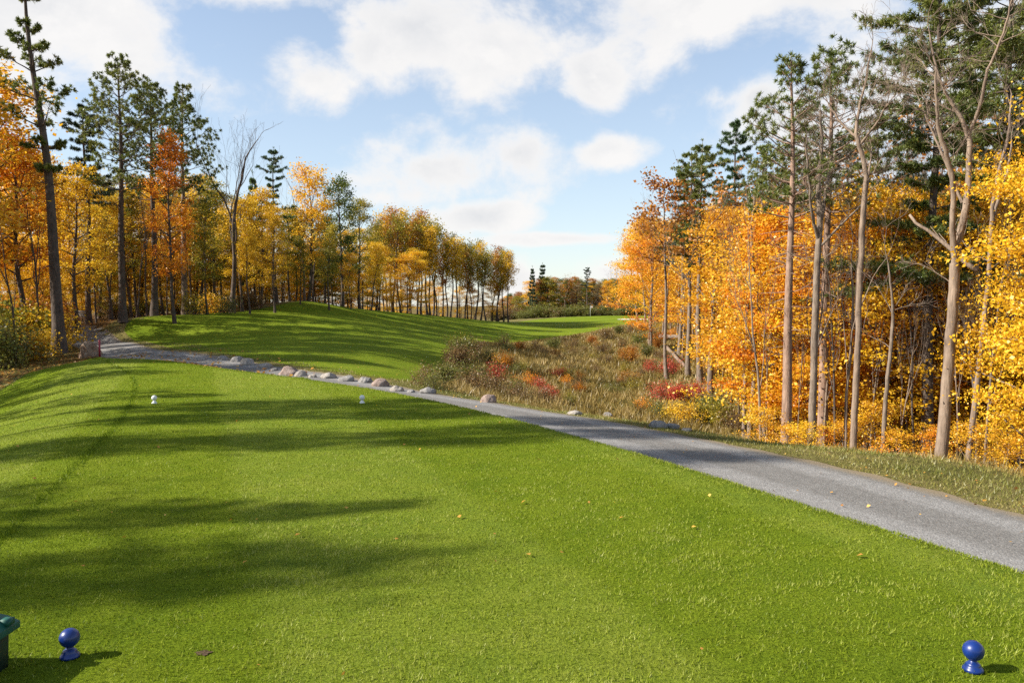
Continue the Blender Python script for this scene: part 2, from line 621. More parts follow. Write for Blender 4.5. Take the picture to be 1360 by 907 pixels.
def tufts(mb, c, d, size, n, tone, width=.09):
    """needle tufts: a spray of thin blades round each twig tip"""
    c = np.repeat(np.asarray(c), n, 0)
    d = np.repeat(np.asarray(d), n, 0)
    m = len(c)
    r = rng.normal(size=(m, 3))
    r /= np.linalg.norm(r, axis=1, keepdims=True)
    nd = r * .95 + d * .75
    nd /= np.linalg.norm(nd, axis=1, keepdims=True)
    L = size * rng.uniform(.6, 1.15, (m, 1))
    s = np.cross(nd, rng.normal(size=(m, 3)))
    s /= np.linalg.norm(s, axis=1, keepdims=True) + 1e-9
    s *= size * width
    b = c - nd * L * .15
    v = np.stack([b - s * .5, b + nd * L * .55 + s, b + nd * L, b + nd * L * .55 - s], 1).reshape(-1, 3)
    tn = np.clip(np.repeat(np.broadcast_to(tone, (m // n,)), n) + rng.normal(0, .15, m), 0, 1)
    mb.add(v, np.arange(m * 4).reshape(m, 4), tone=tn)


def pine(H=14, r0=.17, base=.55, spread=1.5, whorls=14, per_whorl=5, tuft=.17, nt=24, layered=False, stubs=14, wob=.05, lean=(0, 0), droop=0.0, side=5, profile='round', skip=.0, width=.09):
    wood, crown = MB(), MB()
    tp = trunk_path(H, wob, lean, 14)
    tt = np.linspace(0, 1, len(tp))
    tube(wood, tp, trunk_rad(r0, tt), 9)
    for _ in range(stubs):                         # dead snags below the crown
        t = rng.uniform(base * .45, base * 1.05)
        a = rng.uniform(0, 6.28)
        pp, _d = bend_path(at_t(tp, t), (math.cos(a), math.sin(a), rng.uniform(-.3, .3)), rng.uniform(.25, .9) * spread * .7, 3, -.15, .2)
        tube(wood, pp, np.linspace(.02, .004, 4), 3)
    C, D, T = [], [], []
    for w in range(whorls):
        u = (w + rng.uniform(-.25, .25)) / whorls
        u = min(max(u, 0), .985)
        t = base + (1 - base) * u
        if profile == 'round':
            prof = (.55 + .6 * math.sin(PI * min(u * 1.1 + .12, 1))) * (1 - u ** 3 * .6)
        elif profile == 'cone':
            prof = 1.05 - .93 * u
        else:
            prof = (1 - u ** 2.2 * .75) * (.65 + .35 * math.sin(u * 9 + r0 * 40))
        a0 = rng.uniform(0, 6.28)
        for k in range(per_whorl):
            if rng.random() < skip:
                continue
            a = a0 + k * 6.283 / per_whorl + rng.uniform(-.35, .35)
            e = (-.05 + .75 * u if not layered else -.1 + .45 * u) - droop * (1 - u) + rng.uniform(-.12, .16)
            L = spread * prof * rng.uniform(.55, 1.15)
            p0 = at_t(tp, t)
            bp, bd = bend_path(p0, (math.cos(a) * math.cos(e), math.sin(a) * math.cos(e), math.sin(e)), L, 4, .45 if not layered else .18, .14)
            tube(wood, bp, np.linspace(max(.010, r0 * .2 * (1 - u * .6)), .005, 5), 4)
            C.append(bp[-1]); D.append(bd); T.append(.5)
            tw = rng.uniform(.25, .75)
            ns = max(2, int(side * (.5 + L / spread)))
            for j in range(ns):
                f = rng.uniform(.38 if not layered else .22, .98)
                sp = at_t(bp, f)
                a2 = a + rng.choice([-1, 1]) * rng.uniform(.4, 1.1)
                e2 = rng.uniform(.1, .7) if not layered else rng.uniform(-.1, .3)
                sd = np.array([math.cos(a2) * math.cos(e2), math.sin(a2) * math.cos(e2), math.sin(e2)])
                sl = L * rng.uniform(.15, .32) + .06
                tube(wood, np.array([sp, sp + sd * sl]), [.007, .004], 3)
                C.append(sp + sd * sl); D.append(sd); T.append(tw)
                if layered:
                    for g in (.3, .65):
                        C.append(sp + sd * sl * g); D.append(sd); T.append(tw)
    C.append(tp[-1]); D.append(np.array([0, 0, 1.])); T.append(.5)
    tufts(crown, np.array(C), np.array(D), tuft, nt, np.array(T), width)
    return wood, crown


def bare(H=12, r0=.13, depth=5, fork=.45, lean=(0, 0), wob=.1, spread=.5, leafy=0, thin=.66, kids=3):
    """leafless hardwood: stems dividing into fine twigs; a few clinging leaves if leafy"""
    wood, crown = MB(), MB()

    def grow(p, d, L, r, lev):
        n = 6 if lev == 0 else 4
        pts, nd = bend_path(p, d, L, n, .25 if lev else .1, .30 if lev else wob)
        r1 = r * (.62 if lev else .7)
        tube(wood, pts, np.linspace(r, max(r1 * .8, .004), n + 1) * (1 + (.4 if lev == 0 else 0) * np.exp(-np.arange(n + 1) * 2.0)), max(3, 8 - lev * 2))
        if lev >= depth:
            if leafy and rng.random() < .5:
                leaves(crown, pts[-1] + rng.normal(0, .12, (leafy, 3)), .10, .4, .5)
            return
        m = kids if lev else kids + 1
        for k in range(m):
            f = 1.0 if k == 0 else rng.uniform(.35, .95) if lev else rng.uniform(.5, .98)
            a = rng.normal(size=3)
            a = unit(a - nd * a.dot(nd))
            sp = spread * rng.uniform(.6, 1.3) * (.45 if k == 0 else 1.0)
            grow(at_t(pts, f), unit(nd + a * sp + np.array([0, 0, .12])), L * (thin if lev else .5) * rng.uniform(.75, 1.15), r1 * (.8 if k == 0 else .55), lev + 1)
    grow(np.zeros(3), np.array([lean[0], lean[1], 1.0]), H * fork, r0, 0)
    return wood, crown


def shrub(R=.6, H=1.1, stems=16, per=14, leaf=.07, up=.4, sig=.14):
    wood, crown = MB(), MB()
    for i in range(stems):
        a = rng.uniform(0, 6.28)
        e = rng.uniform(.7, 1.45)
        L = H * rng.uniform(.6, 1.1)
        p0 = (rng.normal(0, R * .3), rng.normal(0, R * .3), 0)
        k = R / H
        pp, d = bend_path(p0, (math.cos(a) * math.cos(e) * 1.4 * k, math.sin(a) * math.cos(e) * 1.4 * k, math.sin(e)), L, 5, .1, .35)
        tube(wood, pp, np.linspace(.014, .004, 6), 4)
        cl = rng.uniform(.2, .8)
        for f in (.35, .5, .65, .8, .92, 1.0):
            for b in range(2):
                c = at_t(pp, f) + rng.normal(0, .16 * R, 3)
                tube(wood, np.array([at_t(pp, f * .92), c]), [.005, .002], 3)
                m = max(2, int(per * rng.uniform(.4, 1.2)))
                o = c + rng.normal(size=(m, 3)) * sig
                o[:, 2] = np.maximum(o[:, 2], .02)
                leaves(crown, o, leaf, up, cl)
    return wood, crown


PROTO = {}


def proto(kind, gen, n, bark, H, **kw):
    L = []
    for i in range(n):
        k = {a: (b() if callable(b) else b) for a, b in kw.items()}
        w, c = gen(**({'H': H} | k))
        top = max(float(np.max(np.concatenate(c.v)[:, 2])) if c.n else 0, float(np.max(np.concatenate(w.v)[:, 2])))
        L.append((w.mesh(kind + '_trunk', [M[bark]], True), c.mesh(kind + '_crown', [M['leaf_gold']]) if c.n else None, top))
    PROTO[kind] = L


COUNT = {}


def plant(name, kind, xyz, height, leafm, label, group=None, cat='tree', var=None, rz=None, wide=1.0, bark=None, stem='trunk', crown='crown', tilt=(0, 0)):
    vs = PROTO[kind]
    k = COUNT.get(kind, 0)
    COUNT[kind] = k + 1
    w, c, top = vs[(k if var is None else var) % len(vs)]
    root = link(name, None)
    root.empty_display_size = .2
    root.location = (xyz[0], xyz[1], xyz[2] - .03)
    s = height / top
    root.scale = (s * wide, s * wide, s)
    root.rotation_euler = (tilt[0], tilt[1], rng.uniform(0, 6.28) if rz is None else rz)
    t = link(stem, w, root)
    if bark:
        t.material_slots[0].link = 'OBJECT'
        t.material_slots[0].material = M[bark]
    if c is not None and leafm:
        o = link(crown, c, root)
        o.material_slots[0].link = 'OBJECT'
        o.material_slots[0].material = M[leafm]
    tag(root, label, cat, group)
    return root


def at_px(X, d):
    x = (X - 680) / F * d
    return np.array([x, d, ground1(x, d)])


def top_z(Y, d):
    return CAMZ + (HOR - Y) * d / F


def tree_px(name, kind, X, d, topY, leafm, label, group=None, **kw):
    p = at_px(X, d)
    return plant(name, kind, p, top_z(topY, d) - p[2], leafm, label, group, **kw)

# ------------------------------------------------------------------ ground materials
def lawn_material(name, stripes):
    t = NT(name)
    p = t.pos()
    big = t.noise(p, .35, 3, .5)
    mid = t.noise(p, 2.2, 4, .6)
    fine = t.noise(p, 55, 5, .75)
    col = t.ramp(t.math('ADD', t.math('MULTIPLY', big, .5), t.math('MULTIPLY', mid, .5)),
                 [(.32, (.098, .150, .008)), (.5, (.145, .196, .010)), (.70, (.19, .225, .016))])
    if stripes:
        sx = t.n('SeparateXYZ')
        t.put(sx.inputs[0], p)
        u = t.math('ADD', t.math('MULTIPLY', sx.outputs[0], .93), t.math('MULTIPLY', sx.outputs[1], .36))
        s = t.math('SINE', t.math('MULTIPLY', t.math('SUBTRACT', u, .3), PI / 2.05))
        s = t.mapr(s, -.22, .22, 0, .8, True)
        col = t.mix(s, col, t.mix(1.0, col, (1.3, 1.22, 2.2), 'MULTIPLY'))
    else:
        sx = t.n('SeparateXYZ')
        t.put(sx.inputs[0], p)
        u = t.math('ADD', t.math('MULTIPLY', sx.outputs[0], .72), t.math('MULTIPLY', sx.outputs[1], -.69))
        s = t.mapr(t.math('SINE', t.math('MULTIPLY', u, PI / 3.2)), -.3, .3, 0, 1, True)
        col = t.mix(t.math('MULTIPLY', s, .6), col, t.mix(1.0, col, (1.25, 1.18, 1.5), 'MULTIPLY'))
    col = t.mix(t.mapr(fine, .3, .72), t.mix(1.0, col, (.36, .42, .5), 'MULTIPLY'), t.mix(1.0, col, (1.4, 1.34, 1.5), 'MULTIPLY'))
    return t.principled(col, .95, .03, t.bump(fine, .9, .03))


def ground_material():
    t = NT('rough_ground')
    p = t.pos()
    lit = t.attr('litter')
    n1, n2, n3 = t.noise(p, .5, 4, .6), t.noise(p, 3.5, 5, .65), t.noise(p, 26, 5, .7)
    grass = t.ramp(t.math('ADD', t.math('MULTIPLY', n1, .6), t.math('MULTIPLY', n2, .4)),
                   [(.36, (.085, .085, .022)), (.5, (.17, .145, .045)), (.66, (.26, .20, .085))])
    v = t.n('TexVoronoi')
    t.put(v.inputs['Vector'], p)
    v.inputs['Scale'].default_value = 11
    leaf = t.ramp(t.math('ADD', t.math('MULTIPLY', n3, .5), t.math('MULTIPLY', n2, .5)),
                  [(.36, (.05, .032, .018)), (.48, (.16, .085, .03)), (.58, (.30, .16, .045)), (.68, (.46, .27, .06))])
    leaf = t.mix(t.mapr(v.outputs['Distance'], 0, .6), t.mix(1.0, leaf, (1.25, 1.2, 1.1), 'MULTIPLY'), t.mix(1.0, leaf, (.5, .5, .5), 'MULTIPLY'))
    f = t.mapr(t.math('ADD', lit, t.math('MULTIPLY', t.math('SUBTRACT', n2, .5), .9)), .3, .7, 0, 1, True)
    col = t.mix(f, grass, leaf)
    col = t.mix(t.mapr(n3, .35, .7), t.mix(1.0, col, (.55, .55, .55), 'MULTIPLY'), t.mix(1.0, col, (1.25, 1.25, 1.25), 'MULTIPLY'))
    return t.principled(col, .95, .08, t.bump(t.math('ADD', n3, n2), .9, .05))


def path_material():
    t = NT('gravel')
    p = t.pos()
    v = t.n('TexVoronoi')
    t.put(v.inputs['Vector'], p)
    v.inputs['Scale'].default_value = 62
    v2 = t.n('TexVoronoi')
    t.put(v2.inputs['Vector'], p)
    v2.inputs['Scale'].default_value = 25
    sp = t.n('SeparateColor')
    t.put(sp.inputs[0], v.outputs['Color'])
    n1, n2 = t.noise(p, .8, 4, .6), t.noise(p, 9, 5, .7)
    col = t.ramp(sp.outputs[0], [(0, (.165, .158, .148)), (.45, (.208, .20, .188)), (.8, (.235, .226, .213)), (1, (.29, .28, .265))])
    col = t.mix(t.mapr(n2, .3, .7), t.mix(1.0, col, (.74, .73, .72), 'MULTIPLY'), col)
    tr = t.attr('track')
    trk = t.math('ADD', tr, t.math('MULTIPLY', t.math('SUBTRACT', n1, .5), .7))
    col = t.mix(t.mapr(trk, .2, .8, 0, 1, True), t.mix(1.0, col, (.80, .79, .78), 'MULTIPLY'), t.mix(1.0, col, (1.08, 1.08, 1.09), 'MULTIPLY'))
    edge = t.math('ADD', t.attr('edge'), t.math('MULTIPLY', t.math('SUBTRACT', n2, .5), .8))
    col = t.mix(t.mapr(edge, .45, .9, 0, .8), col, (.20, .15, .085))
    h = t.math('ADD', t.math('MULTIPLY', v.outputs['Distance'], -.7), t.math('MULTIPLY', v2.outputs['Distance'], -.4))
    return t.principled(col, .9, .2, t.bump(h, .5, .015))


def sand_material():
    t = NT('sand')
    n = t.noise(t.pos(), 6, 4, .6)
    return t.principled(t.ramp(n, [(.3, (.42, .38, .32)), (.7, (.55, .51, .45))]), .95, .1)


def litter_field(x, y):
    """1 under the woods (fallen leaves), 0 in open rough"""
    left = np.clip((-poly_sdf(x, y, FAIR)) / 2.5, 0, 1) * np.clip((-14.8 - x - np.clip(18 - y, 0, 30) * -.45) / 3.0, 0, 1)
    e = 8.0 + np.clip(y - 14, 0, 200) * .075 + np.clip(14 - y, -0, 20) * .15
    right = np.clip((x - e) / 2.5, 0, 1)
    return np.clip(np.maximum(left, right), 0, 1) * np.clip((230 - np.hypot(x, y)) / 60, 0.5, 1)


sheet('ground', None, 0.0, ground_material(), {'litter': litter_field})
lawn_f = lambda x, y: poly_sdf(x, y, LAWN)
sheet('lawn', lawn_f, .004, lawn_material('tee_lawn', True))
HALF = 1.18


def path_f(x, y):
    return HALF + .07 * np.sin(x * 2.7 + y * 1.9) + .05 * np.sin(y * 5.1 - x * 3) - path_dist(x, y)


sheet('path', path_f, .008, path_material(), {
    'track': lambda x, y: np.exp(-((path_dist(x, y) - .62) / .26) ** 2),
    'edge': lambda x, y: np.clip(path_dist(x, y) / HALF, 0, 1.1) ** 3})
sheet('fairway', lambda x, y: np.minimum(poly_sdf(x, y, FAIR), path_dist(x, y) - 1.75), .005, lawn_material('fairway_grass', False))
sheet('bunker', lambda x, y: poly_sdf(x, y, BUNK), .012, sand_material())

# ------------------------------------------------------------------ grass
def blades(mb, P, L, wd, tone, lean=.5, bias=None):
    n = len(P)
    a = rng.uniform(0, 6.28, n)
    s = np.stack([np.cos(a), np.sin(a), np.zeros(n)], -1) * np.asarray(wd)[:, None] * .5
    ld = rng.normal(0, lean, (n, 2))
    if bias is not None:
        ld = ld + bias
    up = np.concatenate([ld, np.ones((n, 1))], 1)
    up /= np.linalg.norm(up, axis=1, keepdims=True)
    v = np.stack([P - s, P + s, P + up * np.asarray(L)[:, None]], 1).reshape(-1, 3)
    mb.add(v, t=np.arange(n * 3).reshape(n, 3), tone=tone)


def fbm(x, y, f, seed=0):
    r = np.random.default_rng(seed)
    o = np.zeros_like(x)
    for k in range(9):
        a = r.uniform(0, 6.28)
        ff = f * r.uniform(.5, 2.2)
        o += np.sin((x * math.cos(a) + y * math.sin(a)) * ff + r.uniform(0, 6.28) + 1.2 * np.sin((x * math.sin(a) - y * math.cos(a)) * ff * .7)) / 9
    return o * 1.6


M['lawn_blade'] = leaf_material('lawn_blades', [(.038, .074, .006), (.140, .196, .008), (.26, .30, .024), (.42, .43, .13)], .42, .008)
M['rough_blade'] = leaf_material('rough_blades', [(.09, .105, .015), (.165, .17, .03), (.28, .235, .065), (.42, .33, .14)], .3, .03)
M['gully_blade'] = leaf_material('gully_blades', [(.10, .068, .017), (.18, .125, .028), (.27, .195, .055), (.40, .285, .115)], .3, .03)


def wedge(n, d0, d1, power, margin=1.2):
    """points over the visible ground, thinning with distance"""
    e = 2 - power
    u = rng.uniform(0, 1, n)
    d = (d0 ** e + u * (d1 ** e - d0 ** e)) ** (1 / e)
    x = rng.uniform(-1, 1, n) * (d * .66 + margin)
    return x, d


def lawn_blades():
    x, y = wedge(640000, 2.9, 30, 1.55)
    f = lawn_f(x, y)
    k = f > -.04
    x, y, f = x[k], y[k], f[k]
    P = np.stack([x, y, G(x, y)], -1)
    n = len(P)
    s = poly_sdf(x, y, TEE_S)
    sidew = (x + .36 * (y - 10) + 1.5) < 0
    long = np.exp(-(s / .05) ** 2) * sidew + np.exp(-(f / .07) ** 2) * .6
    patch = fbm(x, y, 2.0, 3)
    clump = fbm(x, y, 14, 5)
    L = (.017 + .014 * rng.random(n)) * (1 + .45 * clump + .25 * np.clip(patch, 0, 1)) * (1 + 1.3 * long)
    wd = (.0034 + .00055 * y) * rng.uniform(.6, 1.5, n)
    u = x * .93 + y * .36
    st = smooth01((np.sin((u - .3) * PI / 2.05) + .22) / .44)
    st = np.where(u > 2.4, .5 + .5 * np.clip(fbm(x, y, 1.1, 41), -1, 1), st)
    tone = .36 + .18 * st + .15 * patch + .20 * clump + rng.normal(0, .23, n)
    tone = np.where(rng.random(n) < .008, .88, tone)
    mb = MB()
    blades(mb, P, L, wd, np.clip(tone - .5 * long, .02, 1), .7, (st - .5)[:, None] * np.array([[-.36, .93]]) * .55)
    o = link('lawn_grass', mb.mesh('lawn_grass', [M['lawn_blade']]))
    tag(o, 'short mown green grass carpeting the tee', 'grass', kind='stuff')


lawn_blades()


def verge_blades():
    x, y = wedge(420000, 3.0, 45, 1.2, 1.5)
    pd = path_dist(x, y)
    pf = path_f(x, y)
    k = (pf < .02) & (lawn_f(x, y) < 0) & (pd < 4.2 + np.clip(y - 6, 0, 6) * .05) & (poly_sdf(x, y, FAIR) < .3)
    k |= (lawn_f(x, y) < .02) & (lawn_f(x, y) > -4) & (x < -5) & (pf < 0)
    x, y, pd = x[k], y[k], pd[k]
    left = (x < -8) & (y < 36)
    keep = rng.random(len(x)) < np.where(left, .35 + .3 * fbm(x, y, 1.5, 9), np.clip(1.25 - (pd - 1.2) / 3.4, .2, 1))
    x, y, pd = x[keep], y[keep], pd[keep]
    P = np.stack([x, y, G(x, y)], -1)
    n = len(P)
    c = fbm(x, y, 3.5, 21)
    L = (.025 + .04 * rng.random(n)) * (1 + .5 * c) * np.clip(.6 + (pd - 1.2) * .6, .6, 1.5)
    wd = (.004 + .0007 * y) * rng.uniform(.7, 1.3, n)
    tone = np.clip(.36 + .25 * fbm(x, y, 1.8, 22) + .14 * c + rng.normal(0, .16, n), 0, 1)
    mb = MB()
    blades(mb, P, L, wd, tone, .55)
    tag(link('verge_grass', mb.mesh('verge_grass', [M['rough_blade']])), 'patchy olive and straw grass along the gravel path', 'grass', kind='stuff')


verge_blades()

GULLY = [(-2.6, 22.9), (-2.9, 30), (-2.8, 38), (-2.9, 46), (-2.7, 53), (-1.1, 60), (4, 72), (11, 84), (16.6, 99), (21, 110), (21.5, 100), (19, 84), (16, 66), (13.5, 52), (11.5, 40), (10.2, 30),
         (9.4, 22), (9.0, 16), (9.6, 10), (8.6, 8.8), (5.6, 14.0), (3.0, 17.6), (.5, 20.2)]


def gully_blades():
    n0 = 330000
    u = rng.uniform(0, 1, n0)
    y = 7 * (115 / 7) ** u
    x = -4 + rng.uniform(0, 1, n0) * (12 + y * .14)
    s = poly_sdf(x, y, GULLY)
    k = (s > -.1) & (path_f(x, y) < -.7)
    x, y, s = x[k], y[k], s[k]
    c = fbm(x, y, .9, 31)
    cl = fbm(x, y, 4.5, 32)
    k = rng.random(len(x)) < .55 + .45 * cl
    x, y, s, c, cl = x[k], y[k], s[k], c[k], cl[k]
    P = np.stack([x, y, G(x, y)], -1)
    n = len(P)
    edge = np.clip((path_dist(x, y) - 1.6) / 2.5, .2, 1) * np.clip(.3 + s / 1.5, .3, 1)
    L = (.11 + .26 * rng.random(n) ** 1.6) * (1 + .6 * np.clip(cl, -.6, 1)) * edge
    wd = (.006 + .0011 * y) * rng.uniform(.6, 1.3, n)
    tone = np.clip(.50 + .45 * c + .18 * cl + rng.normal(0, .17, n), 0, 1)
    mb = MB()
    blades(mb, P, L, wd, tone, .38)
    tag(link('tall_grass', mb.mesh('tall_grass', [M['gully_blade']])), 'tall dry tan and olive grass filling the gully', 'grass', kind='stuff')


gully_blades()


def fallen_leaves():
    # under the trees
    n0 = 90000
    u = rng.uniform(0, 1, n0)
    y = 5 * (80 / 5) ** u
    x = rng.uniform(-1, 1, n0) * (y * .7 + 3)
    w = litter_field(x, y) * (lawn_f(x, y) < 0) * (path_f(x, y) < 0)
    near = np.exp(-np.clip(-lawn_f(x, y), 0, 9) / 1.5) * (x < -6) * (lawn_f(x, y) < 0) * (y < 34) * .8
    k = rng.random(n0) < np.maximum(w * .8, near)
    a = np.stack([x[k], y[k]], -1)
    # a thin scatter on lawn, path and fairway edge
    xs, ys = wedge(4200, 3.4, 34, .9)
    k = (rng.random(4200) < np.where(lawn_f(xs, ys) > .1, .07 + .9 * np.exp(-np.clip(lawn_f(xs, ys), 0, 9) / .5) * (xs < -6), np.where(path_f(xs, ys) > 0, .22, .5)))
    b = np.stack([xs[k], ys[k]], -1)
    mb = MB()
    for A, lift in ((a, .03), (b, .026)):
        P = np.concatenate([A, (G(A[:, 0], A[:, 1]) + lift)[:, None]], 1)
        leaves(mb, P, .10 if lift == .03 else .036, 1.3, .35, .5)
    tag(link('fallen_leaves', mb.mesh('fallen_leaves', [leaf_material('litter_leaves', [(.24, .10, .03), (.44, .22, .04), (.62, .36, .06), (.68, .48, .16)], .2)])),
        'scattered fallen autumn leaves, thickest under the trees', 'leaves', kind='stuff')


fallen_leaves()

# ------------------------------------------------------------------ small things
def paint(name, col, rough=.35, spec=.5, coat=.3, var=.25, scale=14):
    t = NT(name)
    p = t.n('TexCoord').outputs['Object']
    n = t.noise(p, scale, 5, .65)
    c = t.mix(t.mapr(n, .35, .75), tuple(x * (1 - var) for x in col), col)
    return t.principled(c, t.mapr(n, .3, .7, rough, rough + .15), spec, t.bump(n, .08, .01), coat=coat)


M['blue_paint'] = paint('blue_paint', (.004, .028, .185), .28, .45, .25, .45)
M['white_paint'] = paint('white_paint', (.74, .74, .71), .4, .4, .1, .1)
M['red_paint'] = paint('red_paint', (.38, .015, .035), .45)
M['green_plastic'] = paint('green_plastic', (.008, .085, .062), .5, .35, .05, .4)
M['dark_green'] = paint('dark_green_plastic', (.010, .030, .022), .5, .3, 0)
M['old_wood'] = bark_material('old_wood', (.14, .13, .12), (.42, .40, .38), 6)


def tee_marker(mat, s=.94):
    mb = MB()
    prof = [(0, 0), (.048, 0), (.051, .004), (.051, .012), (.047, .018), (.041, .026), (.036, .033), (.0365, .036), (.030, .043), (.021, .050), (.0175, .056), (.0175, .060), (.021, .064)]
    R, zc = .052, .108
    for a in np.linspace(-1.12, PI / 2, 18):
        prof.append((R * math.cos(a), zc + R * math.sin(a)))
    prof = [(max(r, .0004) * s, z * s) for r, z in prof]
    lathe(mb, prof, 40)
    return mb.mesh('tee_marker', [mat], True)


bm_, wm_ = tee_marker(M['blue_paint']), tee_marker(M['white_paint'])
for X, Y, me, lab, g in ((93, 874, bm_, 'glossy blue ball tee marker beside the green lidded box', 'blue tee markers'),
                         (1292, 893, bm_, 'glossy blue ball tee marker alone on the lawn toward the gravel path', 'blue tee markers'),
                         (205, 536.5, wm_, 'white ball tee marker farther from the boulder row, up the lawn', 'white tee markers'),
                         (481, 536, wm_, 'white ball tee marker on the lawn close to the boulder row', 'white tee markers')):
    p = hit(X, Y)
    o = link('tee_marker', me, None, (p[0], p[1], p[2] + .006))
    tag(o, lab, 'tee marker', g)

# green lidded box cut by the frame
p = hit(13, 886)
root = link('lidded_box', None, None, (p[0] - .238, p[1] - .13, p[2]))
tag(root, 'green box with a sloping lid standing on the lawn next to a blue marker', 'box')
mb = MB()
box(mb, (0, 0, .10), (.46, .26, .20), tone=.5, taper=1.03)
o = link('body', mb.mesh('box_body', [M['dark_green']]), root)
mb = MB()
v = []
for z, ex, ey in ((.188, .272, .17), (.222, .272, .17), (.262, .235, .135), (.318, .15, .06), (.326, .13, .045)):
    v += [(-ex, -ey, z), (ex, -ey, z), (ex, ey, z), (-ex, ey, z)]
q = [[3, 2, 1, 0], [16, 17, 18, 19]]
for k in range(4):
    for i in range(4):
        j = (i + 1) % 4
        q.append([k * 4 + i, k * 4 + j, k * 4 + 4 + j, k * 4 + 4 + i])
mb.add(v, q)
lid = link('lid', mb.mesh('box_lid', [M['green_plastic']]), root)
bv = lid.modifiers.new('b', 'BEVEL'); bv.width = .0025; bv.segments = 2
mb = MB()
box(mb, (.255, .09, .247), (.05, .05, .03))
o = link('latch', mb.mesh('lid_latch', [M['green_plastic']]), root)

# bare scrape in the turf
p = hit(272, 872)
mb = MB()
an = np.arange(14) * 2 * PI / 14
r = .038 * rng.uniform(.5, 1.25, 14)
v = np.stack([r * np.cos(an) * 1.2, r * np.sin(an), np.full(14, .009)], -1)
mb.add(np.concatenate([v, [[0, 0, .012]]]), t=[[i, (i + 1) % 14, 14] for i in range(14)])
t = NT('soil')
o = link('divot', mb.mesh('divot', [t.principled(t.ramp(t.noise(t.pos(), 90, 4), [(.3, (.03, .02, .012)), (.7, (.12, .08, .05))]), .95, .05)], True), None, p)
tag(o, 'small bare brown divot scraped in the mown grass', 'divot')


def rock_mesh(sx, sy, sz, seed):
    import bmesh
    r = np.random.default_rng(seed)
    bm = bmesh.new()
    bmesh.ops.create_icosphere(bm, subdivisions=4, radius=1)
    co = np.array([v.co[:] for v in bm.verts])
    n = np.zeros(len(co))
    for k in range(10):
        a = r.normal(size=3)
        a = a / np.linalg.norm(a)
        c = r.uniform(.72, .97)
        # flat chipped faces
        h = co @ a
        n = np.minimum(n, np.where(h > c, c / np.maximum(h, .01) - 1, 0))
    for f, am in ((1.7, .10), (3.5, .05), (8, .022), (17, .010)):
        for k in range(4):
            a = r.normal(size=3) * f
            n = n + am * np.sin(co @ a + r.uniform(0, 6.28)) / 2
    co = co * (1 + n)[:, None] * np.array([sx, sy, sz])
    co[:, 2] = np.maximum(co[:, 2], -.35 * sz)
    for v, c in zip(bm.verts, co):
        v.co = c
    for f in bm.faces:
        f.smooth = True
    me = bpy.data.meshes.new('rock')
    bm.to_mesh(me)
    bm.free()
    return me


def rock_material(name, a, b, c):
    t = NT(name)
    p = t.n('TexCoord').outputs['Object']
    n1, n2 = t.noise(p, 4, 6, .65), t.noise(p, 22, 6, .75)
    v = t.n('TexVoronoi', feature='DISTANCE_TO_EDGE')
    t.put(v.inputs['Vector'], p)
    v.inputs['Scale'].default_value = 3.2
    col = t.ramp(t.math('ADD', t.math('MULTIPLY', n1, .6), t.math('MULTIPLY', n2, .4)), [(.34, a), (.5, b), (.66, c)])
    col = t.mix(t.math('MULTIPLY', t.mapr(v.outputs[0], .0, .03, 1, 0), .35), col, (.05, .045, .04))
    return t.principled(col, .9, .2, t.bump(t.math('ADD', n1, n2), .7, .04))


RPINK = rock_material('pink_granite', (.13, .085, .07), (.27, .20, .165), (.38, .31, .27))
RGREY = rock_material('grey_stone', (.10, .092, .085), (.23, .215, .20), (.35, .33, .31))
RPALE = rock_material('pale_stone', (.17, .15, .125), (.30, .265, .23), (.42, .38, .33))
RBROWN = rock_material('brown_stone', (.10, .06, .035), (.26, .17, .11), (.46, .36, .27))
ROCKS = [
    (294, 479, 19, 8, RGREY, 'grey boulder shaded at the uphill end of the boulder row'),
    (313, 481, 20, 9, RGREY, 'second grey boulder from the uphill end of the row, in shade'),
    (327, 485, 23, 10, RPALE, 'rounded pale boulder ending the shaded pair in the boulder row'),
    (348, 490, 25, 8, RPALE, 'long flat pale boulder among the row beside the path'),
    (364, 493, 12, 6, RGREY, 'small grey stone in front of the largest pinkish boulder of the row'),
    (381, 498, 31, 13, RPINK, 'broad pinkish boulder, largest of the boulder row'),
    (399, 500, 19, 9, RPALE, 'pale wedge boulder leaning on the broad pinkish one'),
    (414, 502, 13, 6, RPALE, 'small pale stone between two boulders of the row'),
    (434, 503, 25, 9, RPALE, 'low pale slab boulder in the middle of the row'),
    (459, 507, 25, 9, RGREY, 'flat grey boulder before the pair of rounded boulders'),
    (484, 509, 23, 11, RGREY, 'rounded grey boulder touching a pinkish one near the white marker'),
    (505, 514, 27, 12, RPINK, 'rounded pinkish boulder behind the white tee marker'),
    (526, 520, 19, 9, RPALE, 'low pale boulder past the pinkish one at the fairway foot'),
    (546, 522, 11, 6, RGREY, 'small grey stone next to the boulder below the brown shrubs'),
    (566, 523, 27, 12, RGREY, 'grey boulder at the foot of the dark brown shrubs'),
    (649, 535, 23, 15, RPINK, 'pink pointed boulder standing alone on the path verge'),
    (764, 551, 19, 8, RPALE, 'cream coloured flat stone on the verge above the shaded path'),
    (808, 555, 17, 8, RGREY, 'grey leaning stone half hidden in the verge grass'),
    (873, 568, 27, 11, RGREY, 'long grey stone low in the verge near yellow shrubs'),
    (894, 569, 22, 9, RGREY, 'dark grey stone behind the long one near yellow shrubs'),
    (913, 573, 15, 6, RPALE, 'small pale stone at the last of the verge stones'),
    (115, 475, 33, 25, RBROWN, 'big rough brown boulder beside the red stake where the path bends'),
    (90, 453, 18, 10, RGREY, 'grey rock under the shrubs behind the big brown boulder'),
    (104, 451, 15, 8, RPALE, 'whitish rock just behind the big brown boulder'),
]
